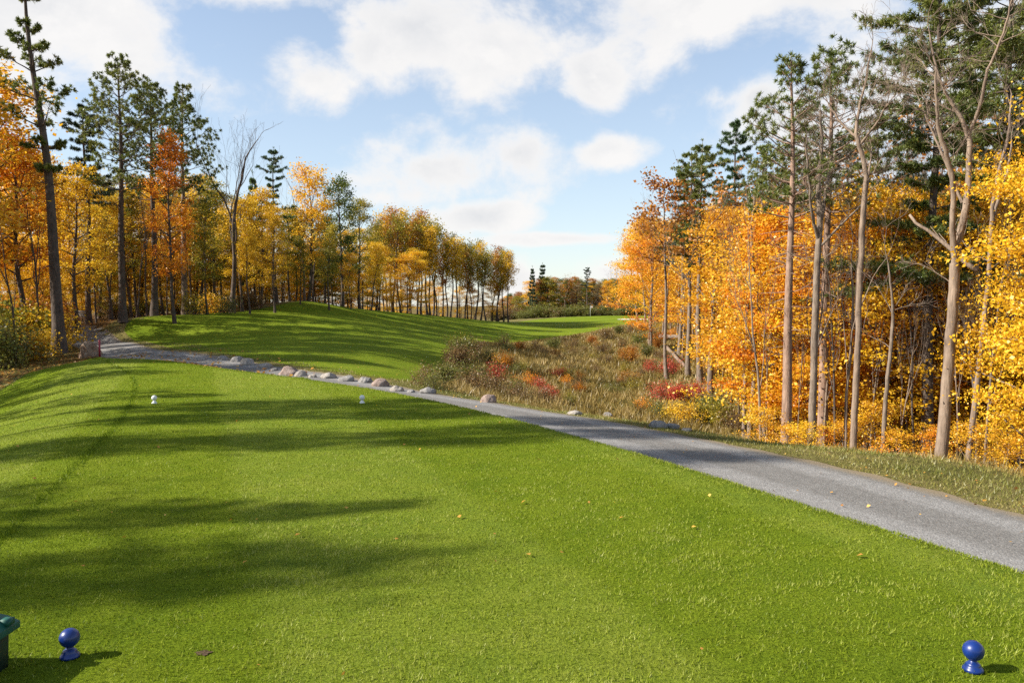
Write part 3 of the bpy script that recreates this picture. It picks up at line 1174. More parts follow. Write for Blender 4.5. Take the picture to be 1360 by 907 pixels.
for i, (X, Y, w, h, m, lab) in enumerate(ROCKS):
    p = hit(X, Y)
    d = p[1]
    sx = w * d / F / 2 * .95
    sz = h * d / F / (1.35 if w < 32 else 1.28)
    me = rock_mesh(sx, sx * .8, sz, 100 + i)
    me.materials.append(m)
    o = link('boulder', me, None, (p[0], p[1] + sx * .6, ground1(p[0], p[1] + sx * .6) + sz * .12), rng.uniform(-.3, .3))
    tag(o, lab, 'boulder', 'boulders along the path' if i < 21 else None)

# red stake
p = hit(132.5, 474)
mb = MB()
box(mb, (0, 0, .36), (.075, .075, .72), .4)
box(mb, (0, 0, .735), (.05, .05, .03), .4)
o = link('hazard_stake', mb.mesh('stake', [M['red_paint']]), None, p)
tag(o, 'short red hazard stake next to the big brown boulder', 'stake')

# bench
p = hit(109, 431)
root = link('park_bench', None, None, p, math.radians(10))
tag(root, 'small weathered grey bench in front of the yellow wood past the big boulder', 'bench')
bw = .98
mb = MB()
for k in range(3):
    box(mb, (0, -.17 + .14 * k, .45), (bw, .12, .04))
link('seat', mb.mesh('seat', [M['old_wood']]), root)
mb = MB()
for k in range(3):
    box(mb, (-.1, .20 + .03 * k, .56 + .145 * k), (bw * .8, .035, .125))
link('backrest', mb.mesh('backrest', [M['old_wood']]), root)
for sx in (-1, 1):
    for sy, hh in ((-.16, .43), (.17, .90)):
        mb = MB()
        box(mb, (sx * bw * .36, sy, hh / 2), (.06, .06, hh))
        link('leg', mb.mesh('leg', [M['bark_dark']]), root)

# flag pole on the far green and light pole beyond the far trees
p = hit(784, 421)
root = link('golf_flagstick', None, None, p)
tag(root, 'small flagstick with a pale flag on the far green', 'flagstick')
mb = MB()
tube(mb, [(0, 0, 0), (0, 0, 1.7)], [.02, .016], 8, cap=True)
link('pole', mb.mesh('pole', [M['white_paint']]), root)
mb = MB()
gx = np.linspace(0, .35, 7)
v = [(x, .02 * math.sin(x * 14) + (.006 if s else -.006), z) for s in (0, 1) for x in gx for z in (1.4, 1.66)]
q = [[i * 2, i * 2 + 2, i * 2 + 3, i * 2 + 1] for i in range(6)] + [[14 + i * 2 + 1, 14 + i * 2 + 3, 14 + i * 2 + 2, 14 + i * 2] for i in range(6)]
mb.add(v, q)
link('flag', mb.mesh('flag', [paint('pale_cloth', (.75, .55, .50), .8, .1, 0)]), root)

pz = at_px(838, 172)
root = link('light_pole', None, None, pz)
tag(root, 'thin grey light pole rising behind the far treeline', 'light pole')
mb = MB()
hh = top_z(350, 172) - pz[2]
tube(mb, [(0, 0, 0), (0, 0, hh)], [.14, .09], 8, cap=True)
link('pole', mb.mesh('pole', [M['bark_grey']], True), root)
mb = MB()
box(mb, (.3, 0, hh), (1.0, .3, .22))
link('lamp_head', mb.mesh('lamp_head', [M['bark_grey']]), root)


def log(name, p0, p1, r0, r1, mat, label, branches=3):
    p0, p1 = np.array(p0), np.array(p1)
    mb = MB()
    n = 8
    t = np.linspace(0, 1, n)[:, None]
    pts = (p1 - p0) * t + rng.normal(0, .02, (n, 3))
    pts[0] = 0
    tube(mb, pts, np.linspace(r0, r1, n), 9, cap=True)
    for b in range(branches):
        q0 = at_t(pts, rng.uniform(.3, .95))
        bp, _ = bend_path(q0, rng.normal(size=3) + np.array([0, 0, .6]) + unit(p1 - p0), rng.uniform(.3, .9), 3, .2, .3)
        tube(mb, bp, np.linspace(r1 * .5, .008, 4), 5)
    o = link(name, mb.mesh(name, [M[mat]], True), None, p0)
    return tag(o, label, 'log')


def onground(X, Y, up=.1):
    p = hit(X, Y)
    return p + np.array([0, 0, up])


log('fallen_log', onground(876, 452, .35), onground(929, 455, .45), .20, .16, 'bark_grey', 'long grey log lying level at the top of the gully by the pines')
log('fallen_log', onground(884, 466, .3), onground(910, 489, .1), .16, .10, 'bark_pale', 'pale log slanting down the leafy bank under the level log')
log('fallen_log', onground(1000, 556, .3), onground(1072, 583, .4), .11, .06, 'bark_grey', 'grey fallen trunk lying among shrubs below the twin slender trunks')
pA, pB = np.array([at_px(1203, 19)[0], 19, top_z(288, 19)]), np.array([at_px(1296, 18)[0], 18, top_z(360, 18)])
log('fallen_log', pB, pA, .06, .03, 'bark_pale', 'dead pale branch caught slanting across the forked hardwood trunk', 4)
p = hit(19, 484)
mb = MB()
tube(mb, [(0, 0, -.05), (0, 0, .1), (.02, 0, .5), (.0, .02, .82)], [.24, .19, .17, .16], 12, cap=True)
o = link('tree_stump', mb.mesh('stump', [M['bark_dark']], True), None, p)
tag(o, 'dark broken tree stump under the yellow shrubs at the lawn edge', 'stump')

# ------------------------------------------------------------------ tree kinds
U = rng.uniform
proto('tall_maple', broadleaf, 6, 'bark_dark', 14, r0=lambda: U(.12, .17), base=lambda: U(.22, .32), spread=lambda: U(2.2, 2.9), limbs=28, leaf=.15, per=30, wob=.16, lean=lambda: (U(-.04, .04), U(-.03, .03)), sig=(.40, .17), gap=.10)
proto('slender_tree', broadleaf, 6, 'bark_dark', 12, r0=lambda: U(.11, .15), base=lambda: U(.30, .46), spread=lambda: U(1.7, 2.3), limbs=24, leaf=.16, per=24, wob=.18, lean=lambda: (U(-.09, .09), U(-.05, .05)), shape='vase', elev=(.5, 1.15), sig=(.34, .24), gap=.15)
proto('thicket_maple', broadleaf, 7, 'bark_grey', 8, r0=lambda: U(.06, .10), base=lambda: U(.08, .2), spread=lambda: U(1.9, 2.4), limbs=28, leaf=.084, per=50, wob=.12, lean=lambda: (U(-.06, .06), U(-.04, .04)), elev=(.1, .9), sig=(.34, .085), gap=.08)
proto('crest_tree', broadleaf, 6, 'bark_dark', 12, r0=lambda: U(.12, .16), base=lambda: U(.38, .55), spread=lambda: U(1.7, 2.4), limbs=24, leaf=.17, per=15, wob=.22, lean=lambda: (U(-.09, .09), U(-.05, .05)), shape='vase', elev=(.6, 1.25), sig=(.32, .30), gap=.2)
proto('high_oak', broadleaf, 2, 'bark_dark', 15, r0=.16, base=.56, spread=1.9, limbs=26, leaf=.17, per=26, wob=.12, sig=(.36, .22), gap=.03)
proto('edge_maple', broadleaf, 1, 'bark_grey', 8, r0=.09, base=.10, spread=2.6, limbs=32, leaf=.062, per=95, wob=.12, elev=(.05, .9), sig=(.36, .08), gap=.05)
proto('sapling', broadleaf, 4, 'bark_grey', 3.2, r0=.03, base=.12, spread=1.1, limbs=17, leaf=.072, per=24, wob=.06, elev=(.15, 1.0), sig=(.2, .07), sub=4)
proto('oak', broadleaf, 2, 'bark_dark', 14, r0=.19, base=.24, spread=2.9, limbs=30, leaf=.17, per=24, wob=.12, sig=(.36, .20), gap=.05)
proto('red_pine', pine, 4, 'bark_pink', 13, r0=lambda: U(.15, .18), base=lambda: U(.52, .62), spread=lambda: U(1.6, 2.0), whorls=13, per_whorl=5, tuft=.20, nt=36, stubs=70, side=6, skip=.14, width=.05)
proto('tuft_pine', pine, 3, 'bark_dark', 15, r0=.20, base=lambda: U(.46, .55), spread=lambda: U(2.1, 2.6), whorls=14, per_whorl=5, tuft=.24, nt=28, stubs=50, side=10, skip=.10, width=.07)
proto('white_pine', pine, 4, 'bark_dark', 15, r0=.18, base=lambda: U(.50, .6), spread=lambda: U(2.2, 2.7), whorls=12, per_whorl=5, tuft=.25, nt=22, layered=True, stubs=20, side=9, profile='ragged', wob=.12, skip=.22, width=.06)
proto('spruce', pine, 3, 'bark_dark', 13, r0=.20, base=.22, spread=2.8, whorls=12, per_whorl=5, tuft=.50, nt=12, layered=True, stubs=6, side=6, profile='cone', droop=.1, width=.10)
proto('bare_tree', bare, 4, 'bark_grey', 12, r0=lambda: U(.10, .14), depth=5, fork=lambda: U(.4, .55), kids=3, wob=.12, spread=.5)
proto('twiggy_tree', bare, 4, 'bark_grey', 10, r0=.10, depth=5, fork=.38, kids=3, spread=.62, thin=.72, leafy=5)
proto('shrub', shrub, 6, 'bark_dark', 1.2, R=lambda: U(.7, 1.3), stems=lambda: int(U(14, 22)), per=9, leaf=.07, sig=.17)
proto('broad_shrub', shrub, 4, 'bark_dark', 1.7, R=1.0, stems=22, per=16, leaf=.10, sig=.18)

TREE_N = {'tall_maple': 'maple_tree', 'slender_tree': 'slender_tree', 'thicket_maple': 'maple_tree', 'sapling': 'sapling', 'edge_maple': 'maple_tree', 'oak': 'oak_tree', 'high_oak': 'oak_tree', 'crest_tree': 'slender_tree', 'red_pine': 'red_pine', 'tuft_pine': 'red_pine',
          'white_pine': 'white_pine', 'spruce': 'spruce_tree', 'bare_tree': 'bare_tree', 'twiggy_tree': 'bare_tree'}
WORD = {'leaf_gold': 'golden', 'leaf_amber': 'amber', 'leaf_yellow': 'yellow', 'leaf_orange': 'orange', 'leaf_rust': 'rust brown', 'leaf_olive': 'olive gold', 'leaf_green': 'green', 'leaf_red': 'red',
        'needle': 'green', 'needle_soft': 'green', 'needle_dark': 'dark green', 'leaf_shrub': 'olive', 'leaf_brown': 'brown', None: 'leafless'}


def T(kind, X, d, topY, leafm, label, group=None, **kw):
    return tree_px(TREE_N[kind], kind, X, d, topY, leafm, label, group, **kw)


# --- the wood left of the fairway: trees one can single out
w, c = pine(H=19, r0=.27, base=.46, spread=2.5, whorls=9, per_whorl=4, tuft=.23, nt=24, stubs=30, side=22, wob=.16, lean=(-.05, 0), skip=.2, layered=False, profile='ragged')
PROTO['big_pine'] = [(w.mesh('pine_trunk', [M['bark_dark']], True), c.mesh('pine_crown', [M['needle']]), 19)]
p = at_px(78, 37.5)
plant('white_pine', 'big_pine', p, 18.2, 'needle', 'tallest dark pine with a thick leaning trunk behind the big boulder', rz=0)
T('tall_maple', 2, 41, 92, 'leaf_amber', 'big amber maple behind the dark tree stump', wide=1.2, var=0)
T('tall_maple', -85, 33, 20, 'leaf_amber', 'amber maple reaching in at the edge of the picture above the stump', wide=1.1, var=1)
T('tall_maple', 38, 42, 175, 'leaf_orange', 'orange maple behind the tall leaning pine', 'maples close to the big pine', var=2)
T('tall_maple', 104, 45, 215, 'leaf_gold', 'golden maple with an open crown between the big pine and tufted pines', var=3)
T('white_pine', 118, 50, 135, 'needle_dark', 'dark dense pine tucked beside the first tufted pine', bark='bark_dark', var=1)
T('tuft_pine', 163, 46, 76, 'needle', 'tallest of the three tufted pines, standing over the bench', var=0)
T('tuft_pine', 205, 49, 108, 'needle', 'middle tufted pine with two dark stems beneath its crown', var=1)
T('tuft_pine', 247, 52, 112, 'needle', 'third tufted pine, directly behind the narrow orange maple', var=2, bark='bark_pale')
T('tall_maple', 232, 46.5, 172, 'leaf_orange', 'narrow bright orange maple in front of the third tufted pine', var=4, wide=.72)
T('bare_tree', 309, 55, 140, None, 'tall leafless tree with spreading bare top next to the tufted pines', var=0, bark='bark_dark', wide=1.1)
T('white_pine', 368, 63, 196, 'needle_soft', 'crooked white pine with tufts of green above the golden maples', var=2, wide=.8)
T('spruce', 338, 66, 225, 'needle_soft', 'green pine top showing just beside the crooked white pine', var=0, wide=.45)
T('tall_maple', 346, 60, 246, 'leaf_gold', 'golden maple below the crooked white pine', var=5)
T('slender_tree', 410, 66, 212, 'leaf_amber', 'thin topped amber tree between the crooked pine and the green oak', var=0)
T('bare_tree', 405, 67, 205, None, 'bare twiggy treetop rising over the amber tree by the green oak', var=1, wide=.8)
T('oak', 455, 69, 230, 'leaf_green', 'dark green oak standing over the grassy knoll', var=0, wide=.85)
T('oak', 432, 72, 285, 'leaf_green', 'lower green oak close behind the dark green oak', var=1, wide=.8)
T('tall_maple', 478, 76, 262, 'leaf_olive', 'olive gold tree on the far side of the green oak', var=2, wide=.8)
T('tall_maple', 285, 58, 238, 'leaf_olive', 'olive gold maple between the bare tree and third tufted pine', var=3)
T('tall_maple', 322, 57, 262, 'leaf_gold', 'golden maple under the tall leafless tree', var=1)
T('tall_maple', 265, 60, 228, 'leaf_gold', 'golden maple peeping behind the narrow orange maple', var=0)
T('slender_tree', 385, 65, 268, 'leaf_olive', 'olive slender tree just behind the grassy knoll', var=3)

# --- the same wood: trees nothing singles out
FILL = [(-70, 40), (-30, 47), (15, 50), (60, 54), (85, 62), (135, 60), (150, 52), (175, 57), (190, 64), (218, 60), (228, 66), (258, 66), (276, 52), (298, 64), (318, 70), (334, 54), (352, 72), (366, 56.5), (392, 74), (402, 62.5), (420, 78), (440, 62), (462, 80), (470, 66), (492, 72), (30, 62), (115, 72), (160, 75), (205, 78), (245, 80), (290, 82), (340, 84), (100, 57), (128, 66), (142, 73), (172, 68), (184, 58), (212, 70), (236, 73), (262, 75), (282, 69), (308, 61), (326, 77), (340, 62), (358, 80), (378, 70), (398, 83), (414, 70), (436, 79), (450, 85), (476, 84), (70, 72), (48, 60), (0, 58)]
cols = ['leaf_olive', 'leaf_gold', 'leaf_amber', 'leaf_gold', 'leaf_yellow', 'leaf_olive', 'leaf_gold']
for i, (X, d) in enumerate(FILL):
    ty = np.interp(X, [-70, 60, 150, 240, 300, 400, 490], [120, 215, 240, 245, 255, 285, 305]) + U(-15, 45)
    lm = cols[i % 7]
    T('tall_maple' if i % 3 else 'slender_tree', X + U(-4, 4), d, ty, lm, f'{WORD[lm]} tree of the backlit wood behind the knoll and tufted pines', 'trees of the backlit wood', wide=U(.75, 1.0))
for i in range(44):                              # low bright growth under them
    X = -60 + i * 14.2 + U(-6, 6)
    d = (40 if X < 60 else 47 + max(0, X - 90) * .072) + U(3, 13)
    lm = ['leaf_yellow', 'leaf_gold', 'leaf_amber', 'leaf_yellow', 'leaf_olive'][i % 5]
    T('thicket_maple', X, d, U(312, 366), lm, f'low {WORD[lm]} young maple glowing among the dark trunks past the bench', 'young maples under the backlit wood', bark='bark_dark')
for i, (X, d) in enumerate([(20, 36), (-40, 37), (52, 40), (128, 49), (146, 55), (182, 50), (196, 52), (222, 55), (255, 57), (270, 62), (345, 63), (375, 68), (416, 69)]):
    T('bare_tree', X, d, U(190, 290), None, 'thin dark bare trunk inside the backlit wood by the tufted pines', 'bare trunks of the backlit wood', bark='bark_dark', wide=.6)

for i in range(34):
    X = 40 + i * 13.4 + U(-6, 6)
    T('thicket_maple', X, U(76, 94), U(330, 362), ['leaf_olive', 'leaf_gold', 'leaf_yellow'][i % 3], f"{WORD[['leaf_olive', 'leaf_gold', 'leaf_yellow'][i % 3]]} young tree low at the back of the backlit wood", 'young trees at the back of the backlit wood', bark='bark_dark', wide=1.2)

# --- the stand on the crest
for i in range(32):
    X = 497 + i * 5.7 + U(-3, 3)
    d = 86 + (i * 37 % 13) * .95 + (X - 497) * .03
    ty = np.interp(X, [495, 520, 560, 588, 600, 640, 665, 680], [292, 280, 280, 300, 320, 316, 328, 345]) + U(-6, 14)
    lm = ['leaf_olive', 'leaf_gold', 'leaf_olive', 'leaf_olive', 'leaf_gold', 'leaf_rust'][i % 6]
    T('crest_tree', X, d, ty - 6, lm, f'{WORD[lm]} tall thin tree in the stand along the fairway crest', 'stand of thin trees on the crest', wide=U(.75, 1.0))
for i in range(8):
    X = 492 + i * 23 + U(-6, 6)
    T('thicket_maple', X, U(94, 102), U(368, 385), 'leaf_yellow', 'low yellow maple glowing between trunks of the crest stand', 'low maples behind the crest stand', bark='bark_dark')

# --- far treeline beyond the green
T('spruce', 707, 150, 352, 'needle_dark', 'narrow dark spruce, thinner of the far pair', wide=.55, var=0)
T('spruce', 720, 152, 348, 'needle_dark', 'taller dark spruce of the far pair above the treeline', wide=.75, var=1)
T('white_pine', 780, 148, 354, 'needle_dark', 'lone layered dark pine standing above the far treeline', wide=.95, var=3)
T('spruce', 854, 150, 366, 'needle_dark', 'dark spruce half hidden by the bright orange wood edge', wide=.7, var=2)
T('twiggy_tree', 750, 156, 362, 'leaf_rust', 'bare reddish treetop between the far spruces and lone pine', var=1)
T('bare_tree', 826, 158, 346, None, 'tall bare far tree near the light pole', var=2)
fc = ['leaf_rust', 'leaf_olive', 'leaf_green', 'leaf_brown', 'leaf_rust', 'leaf_olive', 'leaf_green', 'leaf_amber']
for i in range(62):
    X = 668 + i * 3.3 + U(-4, 4)
    d = U(150, 172)
    lm = fc[(i * 5) % 8]
    T('oak' if i % 4 == 1 else 'tall_maple', X, d, np.interp(X, [668, 690, 720, 800, 870], [396, 380, 368, 370, 366]) + U(-3, 14), lm, f'{WORD[lm]} tree in the low far treeline past the green', 'trees of the far treeline', wide=U(1.0, 1.5))
for i in range(30):
    X = 655 + i * 7.5 + U(-4, 4)
    lm = ['leaf_brown', 'leaf_shrub', 'leaf_shrub'][i % 3]
    p = at_px(X, U(142, 150))
    plant('shrub', 'broad_shrub', p, U(1.6, 3.4), lm, f'{WORD[lm]} brush along the foot of the far treeline', 'brush under the far treeline', 'shrub', wide=1.5, stem='stems', crown='foliage')

# --- the wood beyond the gully: trees one can single out
T('white_pine', 931, 45, 184, 'needle', 'tall pine with a dense dark crown at the gully head, twin of its neighbour', var=0, wide=.95, bark='bark_grey')
T('white_pine', 914, 47, 196, 'needle', 'thinner pine tight against the dense crowned one at the gully head', var=1, wide=.85, bark='bark_grey')
T('white_pine', 903, 58, 225, 'needle_dark', 'leaning trunked pine behind the gully head pair', var=2, wide=.95, bark='bark_grey')
w, c = broadleaf(H=12, r0=.10, base=.62, spread=2.1, limbs=16, leaf=.17, per=16, lean=(-.05, 0), elev=(.2, 1.0), gap=.2)
PROTO['high_maple'] = [(w.mesh('maple_trunk', [M['bark_grey']], True), c.mesh('maple_crown', [M['leaf_rust']]), 12)]
p = at_px(886, 46)
plant('maple_tree', 'high_maple', p, 11.4, 'leaf_rust', 'rust orange high crown mixed into the gully head pines', rz=0)
T('white_pine', 976, 54, 158, 'needle_soft', 'green layered pine with stepped branches behind the gully head', var=3, wide=.8)
T('red_pine', 1046, 22, 70, 'needle', 'straight red pine with sparse tufts, alone in front of the yellow wood', var=0, rz=1.0)
T('red_pine', 1095, 23.5, 66, 'needle', 'second red pine with a fuller top, beside a dark forked hardwood', var=1, rz=2.1)
T('red_pine', 1068, 33, 165, 'needle', 'smaller red pine crown seen behind the two tall red pines', var=2)
T('red_pine', 1010, 40, 190, 'needle', 'hazy pine crown behind the sparse red pine', var=3)


def stem_tree(name, X0, d, stems, label, bark, twig=1.0, seed=1, lift=.0):
    """a leafless hardwood grown along traced stems (real size at its own distance), with depth and twigs of its own"""
    global rng
    keep, rng = rng, np.random.default_rng(seed)
    base = at_px(X0, d)
    mb = MB()
    s = d / F

    def twigs(p, dr, L, r, lev):
        pts, nd = bend_path(p, dr, L, 4, .25, .3)
        tube(mb, pts, np.linspace(r, max(r * .45, .0035), 5), 4 if lev < 2 else 3)
        if lev < 3:
            for k in range(3):
                a = rng.normal(size=3)
                a = unit(a - nd * a.dot(nd))
                twigs(at_t(pts, 1.0 if k == 0 else U(.3, .9)), unit(nd + a * U(.4, .9)), L * U(.5, .8), r * .5, lev + 1)
    for st in stems:
        px = np.array([(q[0], q[1]) for q in st['p']], float)
        rr = np.array([q[2] for q in st['p']], float) * s / 2 * .74
        n = len(px)
        P = np.stack([(px[:, 0] - 680) * s - base[0], np.linspace(st.get('y0', 0), st.get('y1', 0), n), CAMZ + (HOR - px[:, 1]) * s - base[2]], -1)
        if st.get('root'):
            P = np.concatenate([[[P[0, 0] * .5, 0, -.1]], P])
            rr = np.concatenate([[rr[0] * 1.35], rr])
        # smooth
        t = np.linspace(0, len(P) - 1, 4 * len(P))
        k = np.arange(len(P))
        P2 = np.stack([np.interp(t, k, P[:, i]) for i in range(3)], -1)
        for _ in range(2):
            P2[1:-1] = (P2[:-2] + 2 * P2[1:-1] + P2[2:]) / 4
        P2[1:-1] += rng.normal(0, .008, P2[1:-1].shape)
        tube(mb, P2, np.interp(t, k, rr), 8)
        m = int(st.get('twigs', 5) * twig)
        for j in range(m):
            f = U(st.get('from', .45), 1.0) if j else 1.0
            q = at_t(P2, f)
            dr = unit(P2[-1] - P2[-4]) if f > .98 else unit(np.array([U(-1, 1), U(-1, 1), U(.2, .9)]))
            twigs(q, dr, U(.4, 1.0) * st.get('len', 1.0), .012, 0)
    rng = keep
    root = link(name, None)
    root.location = base
    link('trunk', mb.mesh('hardwood_trunk', [M[bark]], True), root)
    return tag(root, label, 'tree')


stem_tree('bare_tree', 1254, 16.5, [
    dict(p=[(1254, 625, 24), (1258, 540, 20), (1263, 460, 19), (1266, 390, 18), (1266, 350, 17)], root=1, twigs=2),
    dict(p=[(1266, 352, 12), (1258, 300, 10), (1257, 250, 9), (1245, 215, 8), (1231, 188, 7), (1222, 150, 5), (1218, 110, 3)], y1=-.5, twigs=9),
    dict(p=[(1266, 352, 14), (1276, 308, 13), (1285, 270, 12), (1289, 225, 10), (1293, 180, 9), (1280, 150, 7), (1262, 118, 5), (1250, 75, 4), (1246, 40, 3)], y1=.6, twigs=10),
    dict(p=[(1292, 182, 7), (1303, 145, 6), (1305, 100, 5), (1318, 60, 4), (1325, 10, 3)], y0=.4, y1=-.2, twigs=9),
    dict(p=[(1285, 268, 6), (1272, 220, 5), (1262, 175, 4), (1255, 140, 3)], y0=.3, y1=1.0, twigs=7)],
    'big pale hardwood forking low, its foot by the verge of the path', 'bark_pale', seed=5)
stem_tree('bare_tree', 1288, 18.5, [
    dict(p=[(1288, 632, 11), (1298, 540, 10), (1306, 440, 9), (1312, 350, 8), (1313, 290, 8), (1318, 240, 6), (1332, 190, 5), (1335, 130, 3)], root=1, twigs=9),
    dict(p=[(1313, 300, 6), (1330, 262, 5), (1352, 225, 4), (1365, 180, 3)], y1=.8, twigs=6)],
    'slim pale hardwood leaning beside the low forking one', 'bark_pale', seed=6)
stem_tree('bare_tree', 1080, 21.2, [
    dict(p=[(1080, 598, 15), (1082, 500, 13), (1083, 420, 13), (1085, 340, 12), (1087, 285, 11), (1083, 245, 8), (1088, 200, 6), (1085, 150, 4)], root=1, twigs=9),
    dict(p=[(1086, 300, 8), (1098, 265, 7), (1110, 230, 5), (1118, 180, 4)], y1=.9, twigs=8),
    dict(p=[(1085, 320, 6), (1070, 285, 5), (1062, 250, 4), (1052, 205, 3)], y1=-.8, twigs=8),
    dict(p=[(1085, 330, 5), (1105, 305, 4), (1135, 270, 3)], y1=-.6, twigs=6)],
    'dark forked leafless hardwood hard against the second red pine', 'bark_grey', seed=7)
stem_tree('bare_tree', 1136, 20, [
    dict(p=[(1136, 602, 13), (1138, 520, 12), (1140, 440, 11), (1141, 360, 11), (1142, 320, 11), (1145, 262, 10), (1147, 232, 9), (1137, 196, 8), (1131, 180, 7), (1135, 152, 5), (1141, 122, 4), (1150, 72, 3)], root=1, twigs=11),
    dict(p=[(1132, 184, 5), (1117, 162, 4), (1108, 135, 3)], y1=.6, twigs=6),
    dict(p=[(1137, 196, 5), (1152, 170, 4), (1158, 150, 3)], y1=-.6, twigs=6),
    dict(p=[(1146, 255, 5), (1160, 225, 4), (1172, 190, 3)], y1=.8, twigs=6)],
    'wavy leafless hardwood with a pale trunk between the red pines and great white pine', 'bark_pale', seed=8)
stem_tree('bare_tree', 990, 27, [
    dict(p=[(990, 580, 8), (991, 500, 7), (993, 400, 6), (994, 340, 5), (992, 280, 3)], root=1, twigs=7)],
    'straighter of the twin slender pale trunks above the fallen trunk', 'bark_pale', seed=9)
stem_tree('bare_tree', 997, 26.4, [
    dict(p=[(997, 584, 10), (1002, 520, 9), (1003, 466, 9), (1001, 426, 8), (1001, 390, 7), (1000, 355, 5), (996, 310, 4), (1000, 260, 3)], root=1, twigs=8),
    dict(p=[(1001, 395, 5), (1012, 362, 4), (1028, 345, 3), (1040, 310, 2)], y1=-.6, twigs=5)],
    'curved one of the twin slender pale trunks above the fallen trunk', 'bark_pale', seed=10)
stem_tree('bare_tree', 1176, 19.5, [
    dict(p=[(1176, 605, 9), (1178, 540, 8), (1182, 480, 7), (1186, 430, 6), (1184, 390, 4), (1178, 350, 3)], root=1, twigs=5)],
    'short slender stem between the wavy hardwood and dark pine trunk', 'bark_grey', seed=12)
w, c = pine(H=19, r0=.21, base=.36, spread=4.3, whorls=18, per_whorl=5, tuft=.26, nt=30, layered=True, stubs=80, side=14, profile='ragged', skip=.10, wob=.06, width=.05)
PROTO['great_pine'] = [(w.mesh('pine_trunk', [M['bark_dark']], True), c.mesh('pine_crown', [M['needle']]), 19)]
p = at_px(1236, 23)
plant('white_pine', 'great_pine', p, top_z(-75, 23) - p[2], 'needle', 'great spreading white pine with a dark trunk behind the forked hardwood', rz=.5, wide=.95)
p = at_px(1335, 26)
plant('white_pine', 'great_pine', p, top_z(-110, 26) - p[2], 'needle', 'second spreading white pine deeper in, above the yellow maple', rz=2.5, wide=1.0)
T('edge_maple', 1415, 15.5, 150, 'leaf_yellow', 'brightest yellow maple cut by the frame edge near the path', var=0, wide=.85)
T('edge_maple', 1500, 14.0, 60, 'leaf_yellow', 'yellow maple standing outside the frame edge by the path', var=1)

# --- the same wood: the yellow thicket
YT = ([840, 860, 900, 950, 1000, 1050, 1100, 1150, 1200, 1250, 1300, 1380], [300, 288, 292, 268, 255, 268, 270, 250, 232, 236, 225, 160])
yc = ['leaf_amber', 'leaf_yellow', 'leaf_amber', 'leaf_orange', 'leaf_yellow', 'leaf_amber']
k = 0
for d0, d1, X0, X1, n, lo, hi in ((84, 100, 845, 905, 9, -4, 25), (62, 80, 862, 985, 11, -5, 40), (46, 60, 940, 1060, 10, -5, 45), (33, 44, 985, 1390, 20, -8, 60), (24.5, 31, 1005, 1400, 24, 10, 120), (23, 26, 1080, 1440, 7, 140, 240)):
    for i in range(n):
        X = X0 + (X1 - X0) * (i + U(.2, .8)) / n
        d = U(d0, d1)
        lm = yc[k % 6]
        if lm == 'leaf_yellow' and X < 1120 and k % 4:
            lm = 'leaf_amber'
        if 1000 < X < 1190 and k % 3 == 0:
            lm = 'leaf_orange'
        near = 'rows nearest the gravel path' if d < 32 else 'back rows' if d < 60 else 'rows by the gully head'
        zone = {'rows nearest the gravel path': 'just over the path verge', 'back rows': 'deep behind the red pines', 'rows by the gully head': 'around the gully head pines'}[near]
        ty = np.interp(X, *YT) + U(lo, hi)
        kind = 'tall_maple' if d > 44 and i % 2 else 'thicket_maple'
        T(kind, X, d, ty, lm, f'{WORD[lm]} maple in the sunlit thicket {zone}', 'maples of the sunlit thicket', bark='bark_grey', wide=U(.9, 1.15) if kind == 'thicket_maple' else .8)
        k += 1
for i in range(14):
    X = 1130 + i * 17 + U(-6, 6)
    lm = ['leaf_amber', 'leaf_yellow', 'leaf_orange', 'leaf_amber'][i % 4]
    T('thicket_maple', X, U(24, 29), U(235, 300), lm, f'{WORD[lm]} tall maple of the thicket under the great white pine', 'maples under the great white pine', bark='bark_grey')
for i in range(14):
    X = 1015 + i * 27 + U(-9, 9)
    d = U(18.5, 23)
    lm = yc[(i * 5) % 6]
    p = at_px(X, d)
    T('sapling', X, d, HOR - (p[2] + U(1.2, 2.3) - CAMZ) * F / d, lm, f'{WORD[lm]} sapling among trunk feet below the path verge', 'saplings below the verge')
# leafless crowns and pines behind the yellow
for i in range(16):
    X = 945 + i * 24 + U(-8, 8)
    d = U(34, 52)
    T('twiggy_tree', X, d, np.interp(X, [940, 1050, 1200, 1320], [232, 195, 165, 120]) + U(-25, 35), ['leaf_rust', 'leaf_brown', None][i % 3], 'brown twiggy treetop above the sunlit thicket behind the red pines', 'twiggy treetops behind the thicket', wide=1.2)
for i, (X, d, ty) in enumerate([(1120, 40, 175), (1160, 36, 150), (1200, 44, 120), (1280, 40, 60), (1330, 38, 20), (1035, 58, 215), (1085, 52, 205), (955, 75, 235), (1392, 30, -40)]):
    T('white_pine', X, d, ty, ['needle_dark', 'needle'][i % 2], 'dim pine standing deep behind the sunlit thicket', 'deep pines behind the thicket', wide=.85)
for i, (X, d) in enumerate([(1022, 25), (1060, 24), (1112, 22.5), (1120, 26), (1158, 23), (1166, 25), (1196, 21.5), (1210, 24), (1222, 22), (1276, 21), (1312, 19.5), (1326, 22), (1150, 27), (1034, 28), (972, 33), (958, 36), (946, 40), (983, 30)]):
    T('bare_tree', X, d, U(235, 400), None, 'slender bare stem standing at the front of the sunlit thicket', 'slender stems at the thicket front', wide=.42, bark=['bark_pale', 'bark_grey', 'bark_dark'][i % 3], tilt=(U(-.05, .05), U(-.05, .05)))
for i in range(26):
    X = 862 + i * 19.5 + U(-8, 8)
    d = U(50, 80) if X < 980 else U(21, 40)
    T('bare_tree', X, d, U(215, 330), None, 'slim pale trunk showing through the sunlit thicket', 'slim trunks in the thicket', wide=.55, bark='bark_grey' if i % 2 else 'bark_pale')
p = at_px(1064, 26)
